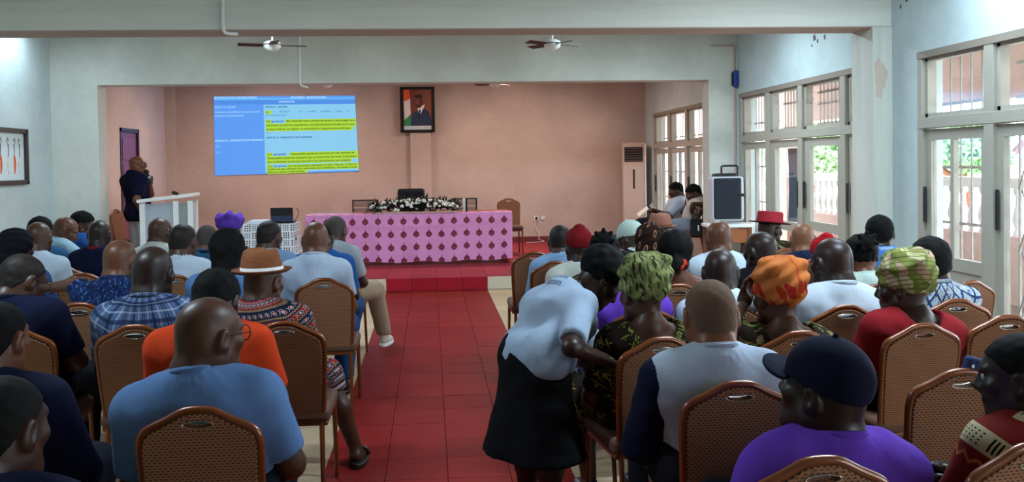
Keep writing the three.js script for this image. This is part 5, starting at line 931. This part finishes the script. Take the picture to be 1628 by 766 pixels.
// ---------------------------------------------------------------- standing helper bending over the aisle row
const W3 = (x, y, z) => at(x, y, z).toArray();
{
  T2.volunteer.offset.x = .5;
  const hip = at(852, 560, 3.9), h = at(957, 444, 4.14);
  person({
    label: 'young person in a white printed t-shirt and black flared skirt bending over at the aisle', sit: false, fem: 1, hs: 1.08, chair: false,
    head: h.toArray(), at: [hip.x, hip.z], P: [0, .8, 0], turn: 52, look: 78, nod: 48, tilt: 0, skin: sk.dark, hair: [{ k: 'afro' }],
    shirt: { mat: printed(T2.volunteer), sleeve: .84, loose: .016, hem: .75, slant: .6, wrinkle: .006 }, bw: .84,
    elbowW: [W3(908, 552, 3.62), W3(955, 545, 4.3)], wristW: [W3(962, 572, 3.74), W3(985, 560, 4.35)], hand: ['grip', 'rest'],
    lower: { name: 'skirt', mat: C.black, hem: .37, top: .82, slant: .6, skirt: (f) => { for (const s of [-1, 1]) f.bone([s * .03, .8, 0], .088, [s * .1, .36, .0], .15, .08).bone([s * .03, .76, -.02], .085, [s * .08, .36, -.06], .14, .08); } },
    knee: [[-.085, .46, .05], [.085, .46, .05]], ankle: [[-.085, .085, -.02], [.085, .085, .02]],
  });
  const p = at(948, 548, 3.98), g = new THREE.BoxGeometry(.15, .003, .1); const m = tag(obj('paper_sheet', g, std('#cfdcf0', .8)), 'white folded paper held by the bending helper', 'paper'); m.position.copy(p); m.rotation.set(.7, .3, -.5);
}
{ // speaker on the stage
  const h = at(219, 262, 12.45);
  person({
    label: 'bald man in glasses and a navy polo speaking into a microphone beside the lectern', sit: false, chair: false, y0: YS, head: h.toArray(), back: -.0, turn: 40, look: 84, nod: -2, hs: 1.05, skin: sk.light, hair: [], glasses: 1,
    shirt: { mat: C.nightBlue, sleeve: .8, loose: .022, hem: .78, collar: C.white }, lower: { mat: cloth('#c9cbcc') }, bw: 1.05, P: [0, .9, 0],
    elbowW: [W3(217, 318, 12.2), W3(240, 308, 12.75)], wristW: [W3(227, 340, 12.25), W3(239, 294, 12.5)], hand: ['rest', 'grip'], handDir: [[0, -1, .2], [.2, 1, .1]], palmUp: [null, [.8, 0, .6]],
  });
  const a = at(233, 273, 12.42), b = at(240, 292, 12.44);
  const m = thing('microphone', 'black handheld microphone with a pale band at the mouth of the speaker', 'microphone', a.toArray());
  const d = b.clone().sub(a).toArray();
  obj('mic_head', new THREE.SphereGeometry(.034, 14, 10), M.blackSoft, m); obj('mic_body', bar([0, 0, 0], d, .02, 12, .026), M.black, m); obj('mic_band', bar(d.map((v) => v * .4), d.map((v) => v * .55), .026, 12), std('#b9c4cc', .4), m);
}
{ // two men at the side of the stage
  const h1 = at(1074, 303, 13.3), h2 = at(1102, 307, 12.6);
  person({ label: 'man in a white shirt seated sideways on the stage looking at a phone', who: 'man with the phone at the side of the stage', chair: true, y0: YS, head: h1.toArray(), turn: -82, look: -84, nod: 12, hs: 1.06, skin: sk.mid, hair: [SH], shirt: tee(cloth('#c6d2e2'), { sleeve: .9, collar: C.white }), lower: TR, back: .12,
    elbowW: [null, W3(1062, 342, 13.1)], wristW: [W3(1044, 338, 13.4), W3(1046, 336, 13.1)], hand: ['grip', 'grip'] });
  person({ label: 'man in a pale beige shirt seated sideways on the stage, arm hooked over his chair', who: 'man with the bag at the side of the stage', chair: true, y0: YS, head: h2.toArray(), turn: -70, look: -88, nod: 24, hs: 1.06, skin: sk.mid, hair: [SH], shirt: tee(cloth('#cdc3b8'), { sleeve: .8 }), lower: { mat: cloth('#8d98a8') }, back: .08,
    elbowW: [W3(1084, 346, 12.85), W3(1119, 325, 12.35)], wristW: [W3(1063, 352, 12.9), W3(1101, 324, 12.2)], handDir: [null, [-.3, -1, .1]] });
  const p = at(1039, 329, 13.25), f = thing('phone', 'black phone held up by the man in white at the side of the stage', 'phone', p.toArray()); f.rotation.set(-.5, -.9, .5); obj('phone_body', bx(-.04, .04, -.08, .08, -.006, .006, .005), M.black, f); obj('phone_screen', bx(-.036, .036, -.074, .074, .006, .0075), std('#20283a', .2), f);
  const q = at(1107, 362, 12.35), b = thing('handbag', 'black bag with a white mark on the lap of the man in beige', 'bag', q.toArray(), -.3);
  obj('bag_body', new RoundedBoxGeometry(.17, .27, .1, 3, .04), M.blackSoft, b); obj('bag_handle', tube([[-.05, .12, 0], [-.04, .19, 0], [.04, .19, 0], [.05, .12, 0]], .009, 20, 6), M.black, b); obj('bag_mark', bx(.02, .04, -.04, .04, .05, .053, .001), M.white, b);
  const s = at(1022, 336, 13.6), pp = tag(obj('paper_sheet', new THREE.BoxGeometry(.2, .004, .14), std('#e4ddd8', .8)), 'white sheet of paper in front of the man with the phone on stage', 'paper'); pp.position.copy(s); pp.rotation.set(.3, 0, .7);
}
{ const p = at(1203, 487, 3.93), g = new THREE.IcosahedronGeometry(.032, 2), a = g.attributes.position; for (let i = 0; i < a.count; i++) { const k = 1 + .25 * Math.sin(a.getX(i) * 130 + a.getY(i) * 90); a.setXYZ(i, a.getX(i) * k, a.getY(i) * k * .9, a.getZ(i) * .6 * k); } g.computeVertexNormals(); tag(obj('tissue', g, std('#dfe3ea', .9)), 'crumpled white tissue held by the woman in the orange headwrap', 'tissue').position.copy(p); }
{ // dotted cloth hung over an empty chair at the right
  const tex = canvasTex(256, 64, (c) => { c.fillStyle = '#14234e'; c.fillRect(0, 0, 256, 64); c.fillStyle = '#dfe8f2'; for (let i = 0; i < 6; i++) { c.beginPath(); c.arc(22 + i * 42, 34, 8, 0, 7); c.fill(); } }, .16, .05);
  const p = onPlane(1530, 588, .92), g = new RoundedBoxGeometry(.17, .06, .045, 3, .015), a = g.attributes.position, u = g.attributes.uv; for (let i = 0; i < a.count; i++) u.setXY(i, a.getX(i), a.getY(i) + .025);
  const m = tag(obj('scarf', g, std('#ffffff', .9, { map: tex })), 'dark blue scarf with white dots lying over an empty chair at the right', 'scarf'); m.position.set(p.x + .1, .915, p.z - .015); m.rotation.z = -.3;
}
scene.traverse((o) => { if (o.isLight) o.castShadow = !o.isRectAreaLight; });
renderer.render(scene, camera);
